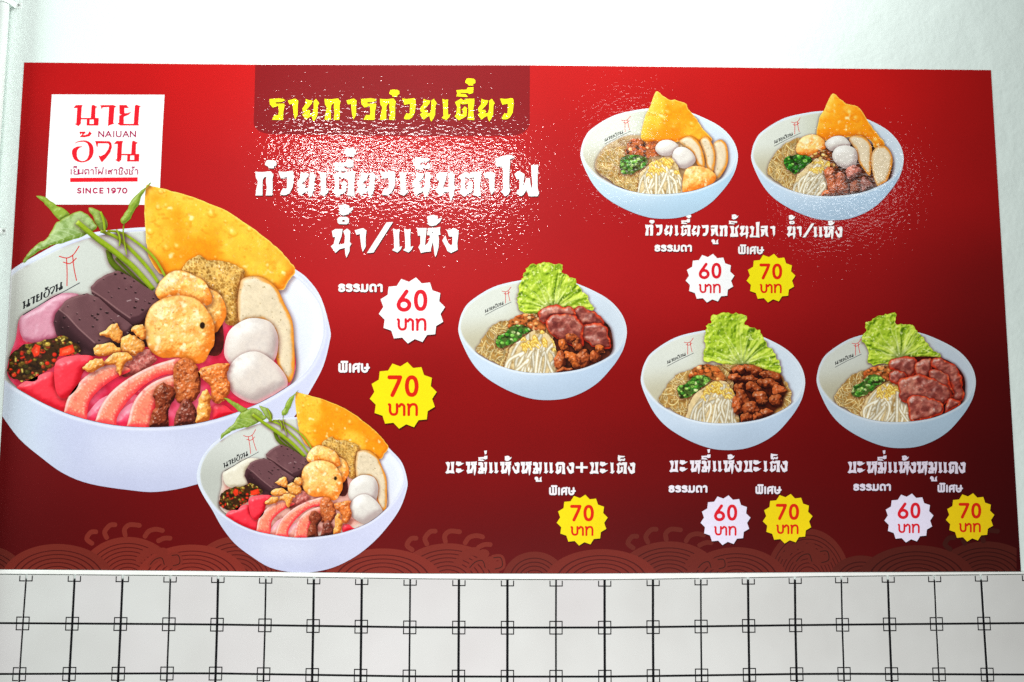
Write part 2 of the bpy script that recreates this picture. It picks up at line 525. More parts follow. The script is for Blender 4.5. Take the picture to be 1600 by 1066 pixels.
class Pic:
    """a printed picture element: ink values on a fine grid inside an outline"""

    margin = 0.0
    clip = None
    queue = None

    def __init__(s, P=None, step=1.15, bbox=None, sd=None):
        s.step = step
        if P is not None:
            P = np.asarray(P)
            mg = Pic.margin
            x0, y0 = P.min(0) - mg - 2 * step
            x1, y1 = P.max(0) + mg + 2 * step
        else:
            x0, y0, x1, y1 = bbox
        s.X, s.Y = np.meshgrid(np.arange(x0, x1 + step, step), np.arange(y0, y1 + step, step))
        s.sd = sdf(P, s.X, s.Y) if P is not None else sd(s.X, s.Y)
        if Pic.clip is not None:
            s.sd = np.minimum(s.sd, sdf(Pic.clip, s.X, s.Y))
        s.c = np.zeros(s.X.shape + (3,))

    def fill(s, c):
        s.c[:] = c
        return s

    def mix(s, c, m):
        m = np.clip(m, 0, 1)[..., None]
        s.c = s.c * (1 - m) + np.asarray(c) * m
        return s

    def mul(s, m):
        s.c *= np.asarray(m)[..., None] if np.ndim(m) == 2 else m
        return s

    def lump(s, R, dark, light, ns=6, na=0.5, seed=0, spec=0.0, L=(-0.45, -0.65), sharp=18, octs=3, k=1.0, flat=0.0):
        t = np.clip(s.sd / R, 0, 1)
        h = np.sqrt(np.clip(1 - (1 - t) ** 2, 0, 1)) * R * (1 - flat)
        h = blur(h, max(1, R * 0.12 / s.step))
        if na:
            h = h + fbm(s.X, s.Y, ns, octs, seed) * na * 2
        gy, gx = np.gradient(h, s.step)
        nz = 1 / np.sqrt(1 + gx * gx + gy * gy)
        nx, ny = -gx * nz, -gy * nz
        lz = math.sqrt(max(0.05, 1 - L[0] ** 2 - L[1] ** 2))
        dif = nx * L[0] + ny * L[1] + nz * lz
        d = (dif - lz) * k
        s.mix(light, ss(0.0, 0.55, d) * 0.9)
        s.mix(dark, ss(0.0, 0.75, -d) * 0.95)
        if spec:
            hz = np.array([L[0], L[1], lz + 1])
            hz /= np.linalg.norm(hz)
            sp = np.clip(nx * hz[0] + ny * hz[1] + nz * hz[2], 0, 1) ** (sharp * 4)
            s.mix((1, 1, 1), sp * spec)
        return s

    def mottle(s, c, size, lo, hi, seed=0, a=1.0, octs=3):
        return s.mix(c, ss(lo, hi, fbm(s.X, s.Y, size, octs, seed)) * a)

    def stroke(s, P, w, c, a=1.0, soft=0.7, hi=None, lo=None):
        P = np.asarray(P, float)
        m = w / 2 + 2
        ix = (s.X[0] > P[:, 0].min() - m) & (s.X[0] < P[:, 0].max() + m)
        iy = (s.Y[:, 0] > P[:, 1].min() - m) & (s.Y[:, 0] < P[:, 1].max() + m)
        if not ix.any() or not iy.any():
            return s
        i0, i1 = np.argmax(ix), len(ix) - np.argmax(ix[::-1])
        j0, j1 = np.argmax(iy), len(iy) - np.argmax(iy[::-1])
        d = dline(P, s.X[j0:j1, i0:i1], s.Y[j0:j1, i0:i1])
        al = (np.clip((w / 2 - d) / soft + 0.5, 0, 1) * a)[..., None]
        col = np.ones(d.shape + (3,)) * c
        u = np.clip(d / (w / 2), 0, 1)[..., None]
        if lo is not None:
            col = col * (1 - u ** 2) + np.asarray(lo) * u ** 2
        if hi is not None:
            v = np.clip(1 - u * 2.2, 0, 1)
            col = col * (1 - v) + np.asarray(hi) * v
        sub = s.c[j0:j1, i0:i1]
        s.c[j0:j1, i0:i1] = sub * (1 - al) + col * al
        return s

    def dot(s, x, y, r, c, a=1.0, ry=None, soft=0.8):
        ry = ry or r
        d = np.hypot((s.X - x) / r, (s.Y - y) / ry)
        return s.mix(c, np.clip((1 - d) * min(r, ry) / soft + 0.5, 0, 1) * a)

    def out(s, name, parent, layer):
        if Pic.queue is not None:
            Pic.queue.append((layer, len(Pic.queue), s, name, parent))
            return None
        ins = s.sd > 0
        cell = ins[:-1, :-1] | ins[1:, :-1] | ins[:-1, 1:] | ins[1:, 1:]
        H, W = ins.shape
        idx = np.arange(H * W).reshape(H, W)
        jj, ii = np.nonzero(cell)
        if len(jj) == 0:
            return None
        Fq = np.stack([idx[jj, ii], idx[jj + 1, ii], idx[jj + 1, ii + 1], idx[jj, ii + 1]], 1)
        used = np.unique(Fq)
        remap = np.zeros(H * W, int)
        remap[used] = np.arange(len(used))
        gy, gx = np.gradient(s.sd, s.step)
        gl = np.sqrt(gx * gx + gy * gy) + 1e-6
        mv = np.where(ins, 0, np.clip(-s.sd, 0, 1.5 * s.step))
        X = (s.X + gx / gl * mv).ravel()[used]
        Y = (s.Y + gy / gl * mv).ravel()[used]
        P = np.stack([X, Y], 1)
        C = ink(s.c.reshape(-1, 3)[used], P)
        o = mesh_obj(name, to_wall(P, layer), remap[Fq], M_PRINT, parent, C)
        return o


def begin_photo(s):
    """the pieces of one printed food photograph are gathered so that the pile of food keeps
    the soft contact shadows of the printed photograph"""
    Pic.margin = 9.0 * s
    Pic.queue = []


def front_rim(inner):
    """the food ends at the front lip of the bowl"""
    i, j = int(np.argmin(inner[:, 0])), int(np.argmax(inner[:, 0]))
    idx = [k % len(inner) for k in range(j, j + len(inner))]
    low = []
    for k in idx:
        low.append(inner[k])
        if k == i:
            break
    low = np.array(low)
    if low[:, 1].mean() < inner[:, 1].mean():
        low = np.array([inner[k % len(inner)] for k in range(i, i + (j - i) % len(inner) + 1)])[::-1]
    low = low[::2]
    c = low.mean(0)
    low = c + (low - c) * 0.992
    return np.concatenate([low, [(low[-1, 0] - 90, low[-1, 1] - 420), (low[0, 0] + 90, low[0, 1] - 420)]])


def end_photo(s, depth=0.6):
    q, Pic.queue, Pic.margin, Pic.clip = Pic.queue, None, 0.0, None
    q.sort(key=lambda t: (t[0], t[1]))
    x0 = min(t[2].X.min() for t in q)
    y0 = min(t[2].Y.min() for t in q)
    x1 = max(t[2].X.max() for t in q)
    y1 = max(t[2].Y.max() for t in q)
    st = 1.0
    W, H = int((x1 - x0) / st) + 3, int((y1 - y0) / st) + 3
    M = np.ones((H, W))
    for layer, _, p, name, parent in reversed(q):
        ii = np.clip(((p.X - x0) / st), 0, W - 1.01)
        jj = np.clip(((p.Y - y0) / st), 0, H - 1.01)
        i0, j0 = ii.astype(int), jj.astype(int)
        fu, fv = ii - i0, jj - j0
        m = (M[j0, i0] * (1 - fu) + M[j0, i0 + 1] * fu) * (1 - fv) + (M[j0 + 1, i0] * (1 - fu) + M[j0 + 1, i0 + 1] * fu) * fv
        m = m[..., None]
        p.c = p.c * (m ** (np.array([0.75, 1.05, 1.05]) * (.45 if name == 'broth' else 1)))
        amt = {'bowl_inside': 0, 'broth': 0, 'leaf': 0, 'stem': .25, 'fish_ball': .12, 'blood_jelly_cube': .12, 'wonton_crisp': .3, 'fish_cake_slice': .3,
               'pink_squid_piece': .15, 'wide_noodle': .1, 'squid_slice': .45, 'fried_fish_ball': .5, 'lettuce_leaf': .5, 'bean_sprouts': .5}.get(name, 1.0)
        if amt > 0:
            n1 = fbm(p.X, p.Y, 2.6 * max(s, .8), 2, layer)[..., None]
            n2 = fbm(p.X, p.Y, 7 * s, 2, layer + 3)[..., None]
            p.c = p.c * (1 + amt * (.22 * n1 + .26 * n2))
            p.c = (p.c - .5) * 1.10 + .5
            lum = p.c.mean(-1)
            p.mix((1, .98, .94), ss(.25, .36, fbm(p.X, p.Y, 3.4 * max(s, .75), 2, layer + 9)) * ss(.3, .6, lum) * .55 * amt)
            p.c = np.clip(p.c, 0.02, 1)
        p.out(name, parent, layer)
        # what this piece shades below it, a little down and to the right
        gx = np.arange(p.X.min(), p.X.max(), st)
        gy = np.arange(p.Y.min(), p.Y.max(), st)
        if len(gx) < 2 or len(gy) < 2:
            continue
        GX, GY = np.meshgrid(gx - 1.2 * s, gy - 2.2 * s)
        a = np.clip((GX - p.X.min()) / p.step, 0, p.X.shape[1] - 1.01)
        b = np.clip((GY - p.Y.min()) / p.step, 0, p.X.shape[0] - 1.01)
        a0, b0 = a.astype(int), b.astype(int)
        fu, fv = a - a0, b - b0
        S = (p.sd[b0, a0] * (1 - fu) + p.sd[b0, a0 + 1] * fu) * (1 - fv) + (p.sd[b0 + 1, a0] * (1 - fu) + p.sd[b0 + 1, a0 + 1] * fu) * fv
        k = depth * np.clip(1 + S / (8.5 * s), 0, 1) ** 2
        ox, oy = int(round((gx[0] - x0) / st)), int(round((gy[0] - y0) / st))
        h, w = k.shape
        h, w = min(h, H - oy), min(w, W - ox)
        M[oy:oy + h, ox:ox + w] = np.minimum(M[oy:oy + h, ox:ox + w], 1) * (1 - k[:h, :w] * 0.9)
        M = np.maximum(M, 0.28)


def flat_polys(name, parent, groups, color, layer, shift=(0, 0)):
    """groups: list of [outer, hole, ...] in picture units -> one flat inked mesh"""
    V, Fs = [], []
    for g_ in groups:
        loops = [[(float(x) + shift[0], float(y) + shift[1]) for x, y in lp] for lp in g_]
        pts, ed = [], []
        for lp in loops:
            n = len(pts)
            pts += lp
            ed += [(n + k, n + (k + 1) % len(lp)) for k in range(len(lp))]
        vo, _, fo = delaunay_2d_cdt([Vector(p) for p in pts], ed, [], 0, 1e-5)[:3]
        n = len(V)
        V += [(v.x, v.y) for v in vo]
        for t in fo:
            cx, cy = sum(vo[i].x for i in t) / 3, sum(vo[i].y for i in t) / 3
            ins = False
            for i0, i1 in ed:
                (ax, ay), (bx, by) = pts[i0], pts[i1]
                if (ay > cy) != (by > cy) and cx < (bx - ax) * (cy - ay) / (by - ay) + ax:
                    ins = not ins
            if ins:
                Fs.append(tuple(n + i for i in t))
    P = np.array(V)
    # face the room
    out = []
    for a, b, c in Fs:
        cr_ = (P[b][0] - P[a][0]) * (P[c][1] - P[a][1]) - (P[b][1] - P[a][1]) * (P[c][0] - P[a][0])
        out.append((a, b, c) if cr_ < 0 else (a, c, b))
    C = np.tile(ink(color, P), (len(P), 1))
    return mesh_obj(name, to_wall(P, layer), np.array(out), M_PRINT, parent, C)


def strokes_mesh(name, parent, lines, w, color, layer, step=0.5, shift=(0, 0)):
    pts = np.concatenate(lines)
    m = w / 2 + 2 * step
    bb = (pts[:, 0].min() - m, pts[:, 1].min() - m, pts[:, 0].max() + m, pts[:, 1].max() + m)

    def f(X, Y):
        d = np.full(X.shape, 1e9)
        for L in lines:
            d = np.minimum(d, dline(L, X, Y))
        return w / 2 - d
    p = Pic(step=step, bbox=bb, sd=f).fill(color)
    p.X += shift[0]
    p.Y += shift[1]
    q, Pic.queue = Pic.queue, None
    o = p.out(name, parent, layer)
    Pic.queue = q
    return o


# ------------------------------------------------------------------ the sheet itself: red gradient, part print, part light falloff put into the ink
gx_ = [-30, 60, 300, 560, 880, 1100, 1350, 1540, 1640]
gy_ = [90, 130, 300, 450, 600, 720, 850, 900]
TAB = np.array([
    [(190, 24, 28), (198, 26, 30), (228, 30, 32), (226, 30, 32), (222, 32, 32), (218, 30, 30), (188, 24, 25), (158, 19, 20), (150, 17, 18)],
    [(186, 24, 28), (196, 26, 30), (226, 30, 32), (225, 30, 32), (220, 32, 32), (216, 30, 30), (188, 24, 25), (158, 19, 20), (150, 17, 18)],
    [(150, 24, 31), (158, 26, 33), (196, 30, 36), (196, 32, 38), (192, 32, 38), (188, 32, 36), (170, 24, 27), (150, 19, 21), (140, 17, 20)],
    [(125, 20, 28), (135, 22, 30), (165, 27, 33), (172, 32, 38), (170, 34, 38), (164, 30, 34), (140, 20, 24), (112, 14, 17), (100, 12, 15)],
    [(105, 14, 24), (112, 15, 25), (130, 20, 28), (140, 24, 30), (136, 24, 29), (125, 18, 22), (110, 10, 14), (80, 5, 10), (68, 4, 9)],
    [(86, 10, 20), (92, 11, 21), (105, 15, 23), (116, 19, 25), (112, 19, 24), (100, 11, 16), (88, 5, 10), (64, 1, 7), (55, 0, 6)],
    [(70, 7, 15), (78, 9, 16), (92, 12, 18), (95, 13, 19), (88, 12, 18), (76, 6, 12), (78, 4, 9), (56, 0, 7), (48, 0, 6)],
    [(66, 6, 14), (72, 8, 15), (88, 11, 17), (92, 12, 18), (85, 11, 17), (74, 6, 12), (76, 4, 9), (54, 0, 7), (46, 0, 6)]], float) / 255
TAB[0] *= [[.94], [.95], [.90], [.88], [.88], [.90], [1.02], [1.08], [1.08]]
TAB[1] *= [[.94], [.95], [.90], [.88], [.88], [.90], [1.02], [1.08], [1.08]]
TAB[2] *= [[1], [1], [.96], [.95], [.95], [.97], [1.03], [1.08], [1.08]]
TAB[:, :, 1:] *= 0.68
TAB[3:, :, 0] *= 1.07
TAB[5:, :, 0] *= 1.05
TAB[4:, :, 1:] *= 0.6
TAB[:3, 2:6, 0] *= 0.965


def red_at(X, Y):
    out = np.zeros(X.shape + (3,))
    fx = np.interp(X, gx_, range(len(gx_)))
    fy = np.interp(Y, gy_, range(len(gy_)))
    ix, iy = np.clip(fx.astype(int), 0, len(gx_) - 2), np.clip(fy.astype(int), 0, len(gy_) - 2)
    u, v = (fx - ix)[..., None], (fy - iy)[..., None]
    u, v = u * u * (3 - 2 * u) * .5 + u * .5, v * v * (3 - 2 * v) * .5 + v * .5
    out = (TAB[iy, ix] * (1 - u) + TAB[iy, ix + 1] * u) * (1 - v) + (TAB[iy + 1, ix] * (1 - u) + TAB[iy + 1, ix + 1] * u) * v
    return out


NX, NY = 170, 84
tp_ = np.array(POSTER_TOP, float)
bt_ = np.array(POSTER_BOT[::-1], float)
us, vs = np.linspace(0, 1, NX), np.linspace(0, 1, NY)


def along(Pl, u):
    t = (Pl[:, 0] - Pl[0, 0]) / (Pl[-1, 0] - Pl[0, 0])
    return np.stack([np.interp(u, t, Pl[:, 0]), np.interp(u, t, Pl[:, 1])], -1)


T_, B_ = along(tp_, us), along(bt_, us)
G = T_[None] * (1 - vs[:, None, None]) + B_[None] * vs[:, None, None]
Pg = G.reshape(-1, 2)
Cg = ink(red_at(Pg[:, 0], Pg[:, 1]), Pg)
Fg = []
idx = np.arange(NX * NY).reshape(NY, NX)
Fq = np.stack([idx[:-1, :-1].ravel(), idx[1:, :-1].ravel(), idx[1:, 1:].ravel(), idx[:-1, 1:].ravel()], 1)
Vg = to_wall(Pg, 0)
rim = np.concatenate([idx[0], idx[1:, -1], idx[-1, -2::-1], idx[-2:0:-1, 0]])
Vr = Vg[rim].copy()
Vr[:, 1] = 0.0
n0 = len(Vg)
k_ = np.arange(len(rim))
Fr = np.stack([rim, np.roll(rim, -1), n0 + np.roll(k_, -1), n0 + k_], 1)
mesh_obj('red_sheet', np.concatenate([Vg, Vr]), np.concatenate([Fq, Fr]), M_PRINT, poster, np.concatenate([Cg, Cg[rim]]))


def clip_left(P):
    """keep what is right of the poster's left edge"""
    ed = lambda p: p[0] - (38 - 49 * (p[1] - 98) / 792.0) - 0.4
    out = []
    for i in range(len(P)):
        a, b = P[i], P[(i + 1) % len(P)]
        da, db = ed(a), ed(b)
        if da >= 0:
            out.append(a)
        if (da >= 0) != (db >= 0):
            out.append(a + (b - a) * da / (da - db))
    return np.array(out)


# ------------------------------------------------------------------ printed wave border
def bottom_y(x):
    return np.interp(x, [-11, 320, 640, 900, 1280, 1595], [889.5, 892, 896, 896, 894, 893]) - 0.3


def left_x(y):
    return 38 - 49 * (y - 98) / 792.0 + 0.4


def arch(cx, rx, top, front, tone, a0=0, a1=180):
    yc = 907.0
    ry = yc - top

    def band(r0, r1):
        th = np.radians(np.linspace(a0, a1, 64))
        o_ = np.stack([cx - rx * r0 * np.cos(th), yc - ry * r0 * np.sin(th)], 1)
        if r1 <= 0:
            P = o_
        else:
            P = np.concatenate([o_, np.stack([cx - rx * r1 * np.cos(th), yc - ry * r1 * np.sin(th)], 1)[::-1]])
        return P

    def clipb(P):
        out = []
        for k in range(len(P)):
            a, b = P[k], P[(k + 1) % len(P)]
            da, db = bottom_y(a[0]) - a[1], bottom_y(b[0]) - b[1]
            if da >= 0:
                out.append(a)
            if (da >= 0) != (db >= 0):
                out.append(a + (b - a) * da / (da - db))
        out2 = []
        for k in range(len(out)):
            a, b = out[k], out[(k + 1) % len(out)]
            da, db = a[0] - left_x(a[1]), b[0] - left_x(b[1])
            da, db = min(da, 1588 - a[0]), min(db, 1588 - b[0])
            if da >= 0:
                out2.append(a)
            if (da >= 0) != (db >= 0):
                out2.append(a + (b - a) * da / (da - db))
        return out2
    arch.n = getattr(arch, 'n', 0) + 1
    L0 = 1 + arch.n * 0.45
    P = clipb(band(1, 0))
    f = flat_polys('wave_arch', poster, [[P]], tone, L0)
    lines = []
    r = 1 - 9.5 / ry
    while r * ry > 16:
        q = clipb(band(r, r - 1.5 / ry))
        if len(q) > 3:
            # keep halves apart where the border line cuts the ring
            lines.append([q])
        r -= 6.2 / ry
    if lines:
        flat_polys('wave_line', f, lines, tuple(np.array(tone) * 0.66 * np.array([1, .6, .7])), L0 + 0.22)
    return f


BR = lambda k: tuple(np.array([0.50, 0.165, 0.125]) * k)  # k puts the fall of light along the border into its ink
for cx, rx, top, k in ((200, 78, 839, 1.0), (370, 75, 838, .98), (700, 82, 849, 1.0), (835, 50, 862, .9), (1045, 84, 846, .86), (1262, 66, 826, .82), (1540, 84, 846, .62)):
    arch(cx, rx, top, False, BR(k))
for cx, rx, top, k in ((-20, 62, 853, .78), (90, 88, 850, .92), (300, 88, 851, 1.05), (598, 92, 857, 1.05), (940, 88, 858, .95), (1150, 80, 855, .86), (1345, 50, 868, .70), (1432, 92, 852, .66)):
    arch(cx, rx, top, True, BR(k))
for cx, top, k in ((200, 839, 1.0), (700, 849, 1.0), (1045, 846, .82), (1540, 848, .5)):
    fl = [[(-56, 10), (-64, 3), (-58, -7), (-50, -8)], [(-33, 1), (-36, -8), (-28, -18), (-20, -19)],
          [(-4, -3), (-5, -12), (3, -19), (18, -18)], [(27, -1), (33, -9), (44, -12), (54, -10)], [(48, 6), (57, 2), (66, 2)]]
    if cx == 1540:
        fl = fl[:3]
    strokes_mesh('wave_spray', poster, [spline(np.array(q) + (cx, top), 4, False) for q in fl], 7.5, BR(k), 8.2, 0.8)
def blob0(x, y, r):
    return [(x + r * math.cos(a_), y + r * .8 * math.sin(a_)) for a_ in np.linspace(0, 2 * math.pi, 14, endpoint=False)]


for (x, y, k, sw) in ((245, 872, 1.0, 1), (745, 876, .98, 1.1), (1100, 878, .86, .9), (1255, 866, .8, 1.1)):
    q = [[(-22, -6), (-10, -12), (6, -8), (14, 2), (22, 12)], [(-10, 10), (-2, 2), (8, 0), (12, 10)], [(26, 12), (36, 8), (34, -4), (24, -4)]]
    q = [spline(np.array(z) * sw + (x, y), 4, False) for z in q]
    f_ = strokes_mesh('wave_curl', poster, q, 9 * sw, BR(k), 8.5, 0.8)
    fo = [blob0(x + dx * sw, y + dy * sw, rr * sw) for dx, dy, rr in ((-26, 2, 7), (-16, -8, 8), (-3, -13, 8), (10, -10, 8), (20, 0, 8), (31, 6, 7))]
    for b_ in fo:
        flat_polys('wave_foam', f_, [[b_]], BR(k), 8.55 + 0.02 * fo.index(b_))
    strokes_mesh('wave_line', f_, [q[1], q[2]], 1.4, tuple(np.array(BR(k)) * 0.5), 8.8, 0.6)

# ------------------------------------------------------------------ title tab
P = [(399, 101.9), (398, 150), (397, 180)] + [tuple(p) for p in spline([(397, 180), (398, 198), (412, 208), (436, 210)], 4, False)] + \
    [(620, 212.5)] + [tuple(p) for p in spline([(788, 212.5), (812, 210), (826, 198), (827.5, 178)], 4, False)] + [(828, 102.8)]
flat_polys('title_tab', poster, [[P]], rgb(134, 16, 22), 9)

# ------------------------------------------------------------------ brush lettering (outlines measured glyph by glyph)
GL = {}


def glyph(name, x0, yt, unit, outer, *holes):
    n = lambda L: (np.array(L, float) - (x0, yt)) / unit
    GL[name] = [n(outer)] + [n(h) for h in holes]


glyph('ก', 105, 455, 455, [(105, 460), (180, 468), (260, 470), (330, 458), (395, 455), (445, 520), (425, 600), (430, 780), (418, 905), (300, 905), (320, 760), (303, 640), (312, 558), (280, 560), (245, 610), (240, 700), (240, 905), (110, 905), (125, 780), (145, 700), (155, 640), (118, 580)])
glyph('ว', 530, 455, 455, [(530, 455), (640, 466), (790, 448), (815, 480), (817, 600), (800, 750), (745, 850), (680, 895), (600, 897), (565, 880), (590, 820), (625, 765), (660, 780), (690, 770), (700, 600), (690, 562), (580, 590)])
glyph('ย', 520, 445, 460, [(600, 450), (640, 472), (750, 490), (720, 560), (660, 630), (605, 690), (675, 690), (700, 725), (665, 770), (745, 750), (765, 650), (768, 490), (820, 450), (885, 545), (855, 600), (850, 780), (820, 860), (765, 940), (740, 880), (728, 815), (660, 850), (600, 900), (520, 785), (580, 745), (540, 735), (525, 655), (590, 570)])
glyph('เ', 268, 445, 460, [(285, 450), (345, 475), (410, 462), (400, 600), (408, 800), (460, 785), (430, 850), (370, 905), (268, 860), (308, 820), (305, 650)])
glyph('ต', 765, 300, 255, [(770, 345), (840, 300), (875, 325), (905, 303), (1000, 303), (1000, 340), (985, 440), (998, 557), (918, 550), (932, 450), (925, 362), (865, 370), (830, 355), (833, 489), (860, 486), (868, 445), (848, 435), (885, 393), (912, 415), (905, 510), (815, 560), (765, 510), (785, 490), (795, 400)])
glyph('ี', 785, 300, 255, [(785, 200), (912, 193), (918, 170), (990, 165), (985, 235), (940, 248), (910, 232), (832, 231), (832, 243), (895, 248), (925, 282), (785, 275), (796, 240)])
glyph('๋', 890, 300, 255, [(908, 65), (930, 60), (990, 65), (1010, 80), (1012, 115), (985, 125), (985, 147), (930, 145), (925, 130), (890, 110), (895, 88)])
glyph('็', 1095, 320, 265, [(1100, 158), (1150, 172), (1258, 182), (1240, 208), (1155, 217), (1150, 262), (1190, 238), (1215, 262), (1240, 228), (1264, 245), (1250, 290), (1210, 292), (1187, 275), (1165, 300), (1100, 290), (1092, 230)])
glyph('น', 945, 445, 460, [(965, 500), (1030, 460), (1170, 460), (1145, 600), (1088, 752), (1130, 748), (1200, 733), (1212, 600), (1180, 500), (1250, 452), (1312, 500), (1300, 700), (1335, 740), (1300, 790), (1298, 880), (1240, 1000), (1218, 930), (1208, 815), (1110, 840), (1035, 910), (945, 785), (1000, 740), (1028, 612), (985, 612)])
glyph('า', 415, 455, 450, [(415, 495), (540, 460), (575, 455), (635, 500), (620, 600), (620, 800), (565, 892), (540, 800), (520, 640), (515, 565), (450, 577)])
glyph('โ', 640, 455, 450, [(650, 215), (760, 175), (870, 148), (930, 153), (997, 190), (900, 238), (912, 280), (900, 420), (895, 600), (900, 780), (922, 785), (885, 870), (830, 912), (735, 822), (785, 790), (780, 600), (775, 400), (760, 360), (680, 365), (640, 330)])
glyph('ฟ', 990, 455, 450, [(990, 500), (1080, 445), (1180, 505), (1165, 610), (1150, 715), (1182, 680), (1205, 578), (1275, 575), (1288, 680), (1305, 775), (1322, 700), (1305, 500), (1300, 340), (1430, 330), (1418, 500), (1420, 760), (1447, 860), (1412, 912), (1255, 912), (1235, 850), (1215, 795), (1160, 880), (1115, 912), (1025, 860), (1050, 790), (1080, 790), (1085, 600), (1030, 587)])
glyph('ํ', 75, 500, 405, [(180, 350), (205, 320), (275, 312), (345, 315), (377, 345), (374, 405), (340, 435), (215, 432), (190, 410)], [(265, 362), (305, 362), (305, 395), (265, 395)])
glyph('/', 675, 500, 405, [(1000, 405), (1110, 398), (785, 905), (675, 915)])
glyph('ห', 635, 385, 470, [(635, 385), (820, 385), (815, 470), (798, 600), (788, 725), (840, 675), (878, 600), (885, 530), (835, 520), (830, 500), (847, 450), (837, 400), (850, 385), (1000, 380), (1085, 363), (1075, 440), (1087, 515), (1045, 515), (1057, 600), (1050, 750), (1012, 900), (990, 942), (973, 900), (955, 760), (943, 640), (900, 800), (907, 835), (800, 845), (710, 867), (690, 810), (660, 755), (700, 690), (700, 525), (655, 537), (645, 450)], [(920, 463), (980, 463), (980, 478), (920, 478)])
glyph('้', 825, 385, 470, [(830, 160), (870, 150), (955, 132), (1025, 160), (1040, 180), (1030, 218), (1075, 200), (1120, 180), (1075, 270), (1000, 330), (930, 350), (880, 340), (825, 298), (858, 278), (836, 258), (842, 215)], [(925, 218), (947, 218), (947, 235), (925, 235)])
glyph('ง', 1120, 385, 470, [(1210, 420), (1260, 425), (1340, 395), (1380, 395), (1435, 450), (1430, 520), (1410, 680), (1417, 805), (1290, 867), (1215, 825), (1195, 765), (1120, 625), (1180, 525), (1203, 600), (1240, 680), (1293, 725), (1315, 690), (1315, 552), (1250, 550)])
glyph('ร', 85, 265, 255, [(85, 270), (200, 262), (250, 268), (272, 285), (225, 305), (157, 308), (160, 325), (262, 325), (266, 350), (250, 420), (247, 517), (115, 517), (145, 458), (190, 463), (197, 420), (190, 350), (125, 372), (90, 330)])
glyph('ล', 130, 300, 230, [(135, 318), (165, 303), (282, 300), (283, 340), (273, 420), (283, 470), (298, 530), (240, 505), (232, 450), (218, 423), (212, 480), (160, 530), (140, 512), (152, 450), (140, 385), (130, 370), (208, 372), (224, 355), (205, 346), (140, 350)])
glyph('ู', 155, 300, 230, [(155, 605), (185, 588), (215, 600), (230, 628), (232, 663), (252, 665), (252, 620), (293, 588), (287, 640), (297, 692), (180, 692), (175, 652), (155, 645)])
glyph('ช', 530, 300, 230, [(530, 315), (612, 312), (627, 345), (620, 400), (618, 467), (650, 469), (645, 400), (640, 348), (725, 286), (714, 335), (680, 375), (697, 440), (708, 534), (545, 537), (540, 490), (567, 440), (557, 370)])
glyph('ิ', 515, 300, 230, [(515, 202), (560, 208), (688, 213), (683, 254), (650, 246), (560, 236), (560, 250), (630, 258), (637, 279), (515, 272), (522, 240)])
glyph('ป', 945, 300, 230, [(945, 325), (1000, 302), (1044, 335), (1028, 420), (1022, 510), (1078, 512), (1087, 400), (1076, 230), (1156, 222), (1142, 330), (1142, 450), (1152, 547), (1050, 538), (955, 543), (948, 510), (985, 460), (985, 390)])
glyph('บ', 80, 315, 265, [(85, 330), (140, 313), (187, 335), (182, 400), (160, 510), (218, 510), (220, 430), (210, 360), (200, 320), (287, 313), (277, 400), (270, 500), (292, 582), (185, 570), (115, 587), (80, 560), (115, 520), (132, 440), (112, 380)])
glyph('ะ', 325, 315, 265, [(335, 308), (440, 315), (455, 345), (517, 340), (450, 388), (385, 417), (325, 380)])
glyph('ะ2', 325, 315, 265, [(335, 463), (440, 470), (455, 502), (517, 497), (450, 545), (385, 574), (325, 540)])
glyph('ม', 820, 315, 265, [(835, 323), (905, 316), (947, 345), (945, 440), (980, 452), (984, 380), (960, 323), (1037, 318), (1030, 400), (1032, 480), (1012, 560), (990, 602), (978, 560), (982, 520), (955, 520), (957, 580), (850, 587), (820, 560), (850, 490), (835, 458), (878, 452), (885, 402), (835, 392)], [(884, 498), (896, 498), (900, 530), (880, 530)])
glyph('่', 965, 315, 265, [(965, 62), (1030, 54), (1022, 130), (985, 147)])
glyph('ด', 1125, 320, 262, [(1130, 375), (1175, 322), (1310, 320), (1350, 355), (1342, 460), (1357, 594), (1278, 588), (1292, 470), (1280, 385), (1200, 380), (1195, 490), (1215, 495), (1225, 460), (1210, 430), (1255, 403), (1267, 430), (1262, 545), (1185, 597), (1125, 550), (1150, 520), (1150, 430)])
glyph('+', 140, 320, 262, [(140, 415), (243, 415), (245, 325), (303, 325), (303, 415), (408, 415), (406, 465), (303, 465), (301, 562), (245, 560), (243, 465), (142, 465)])


def brush_line(name, seq, unit, top0, top1, x0, x1, color, layer, sh=1.4, shadow=(0.20, 0.02, 0.03)):
    """seq: (glyph, x, dy)"""
    groups = []
    for it in seq:
        ch, x = it[0], it[1]
        dy = it[2] if len(it) > 2 else 0.0
        top = top0 + (top1 - top0) * (x - x0) / (x1 - x0)
        for key in ((ch, 'ะ2') if ch == 'ะ' else (ch,)):
            groups.append([g * unit + (x, top + dy * unit) for g in GL[key]])
    o = flat_polys(name, poster, groups, color, layer + 1)
    flat_polys('lettering_shadow', o, groups, shadow, layer, (sh * 0.45, sh))
    return o


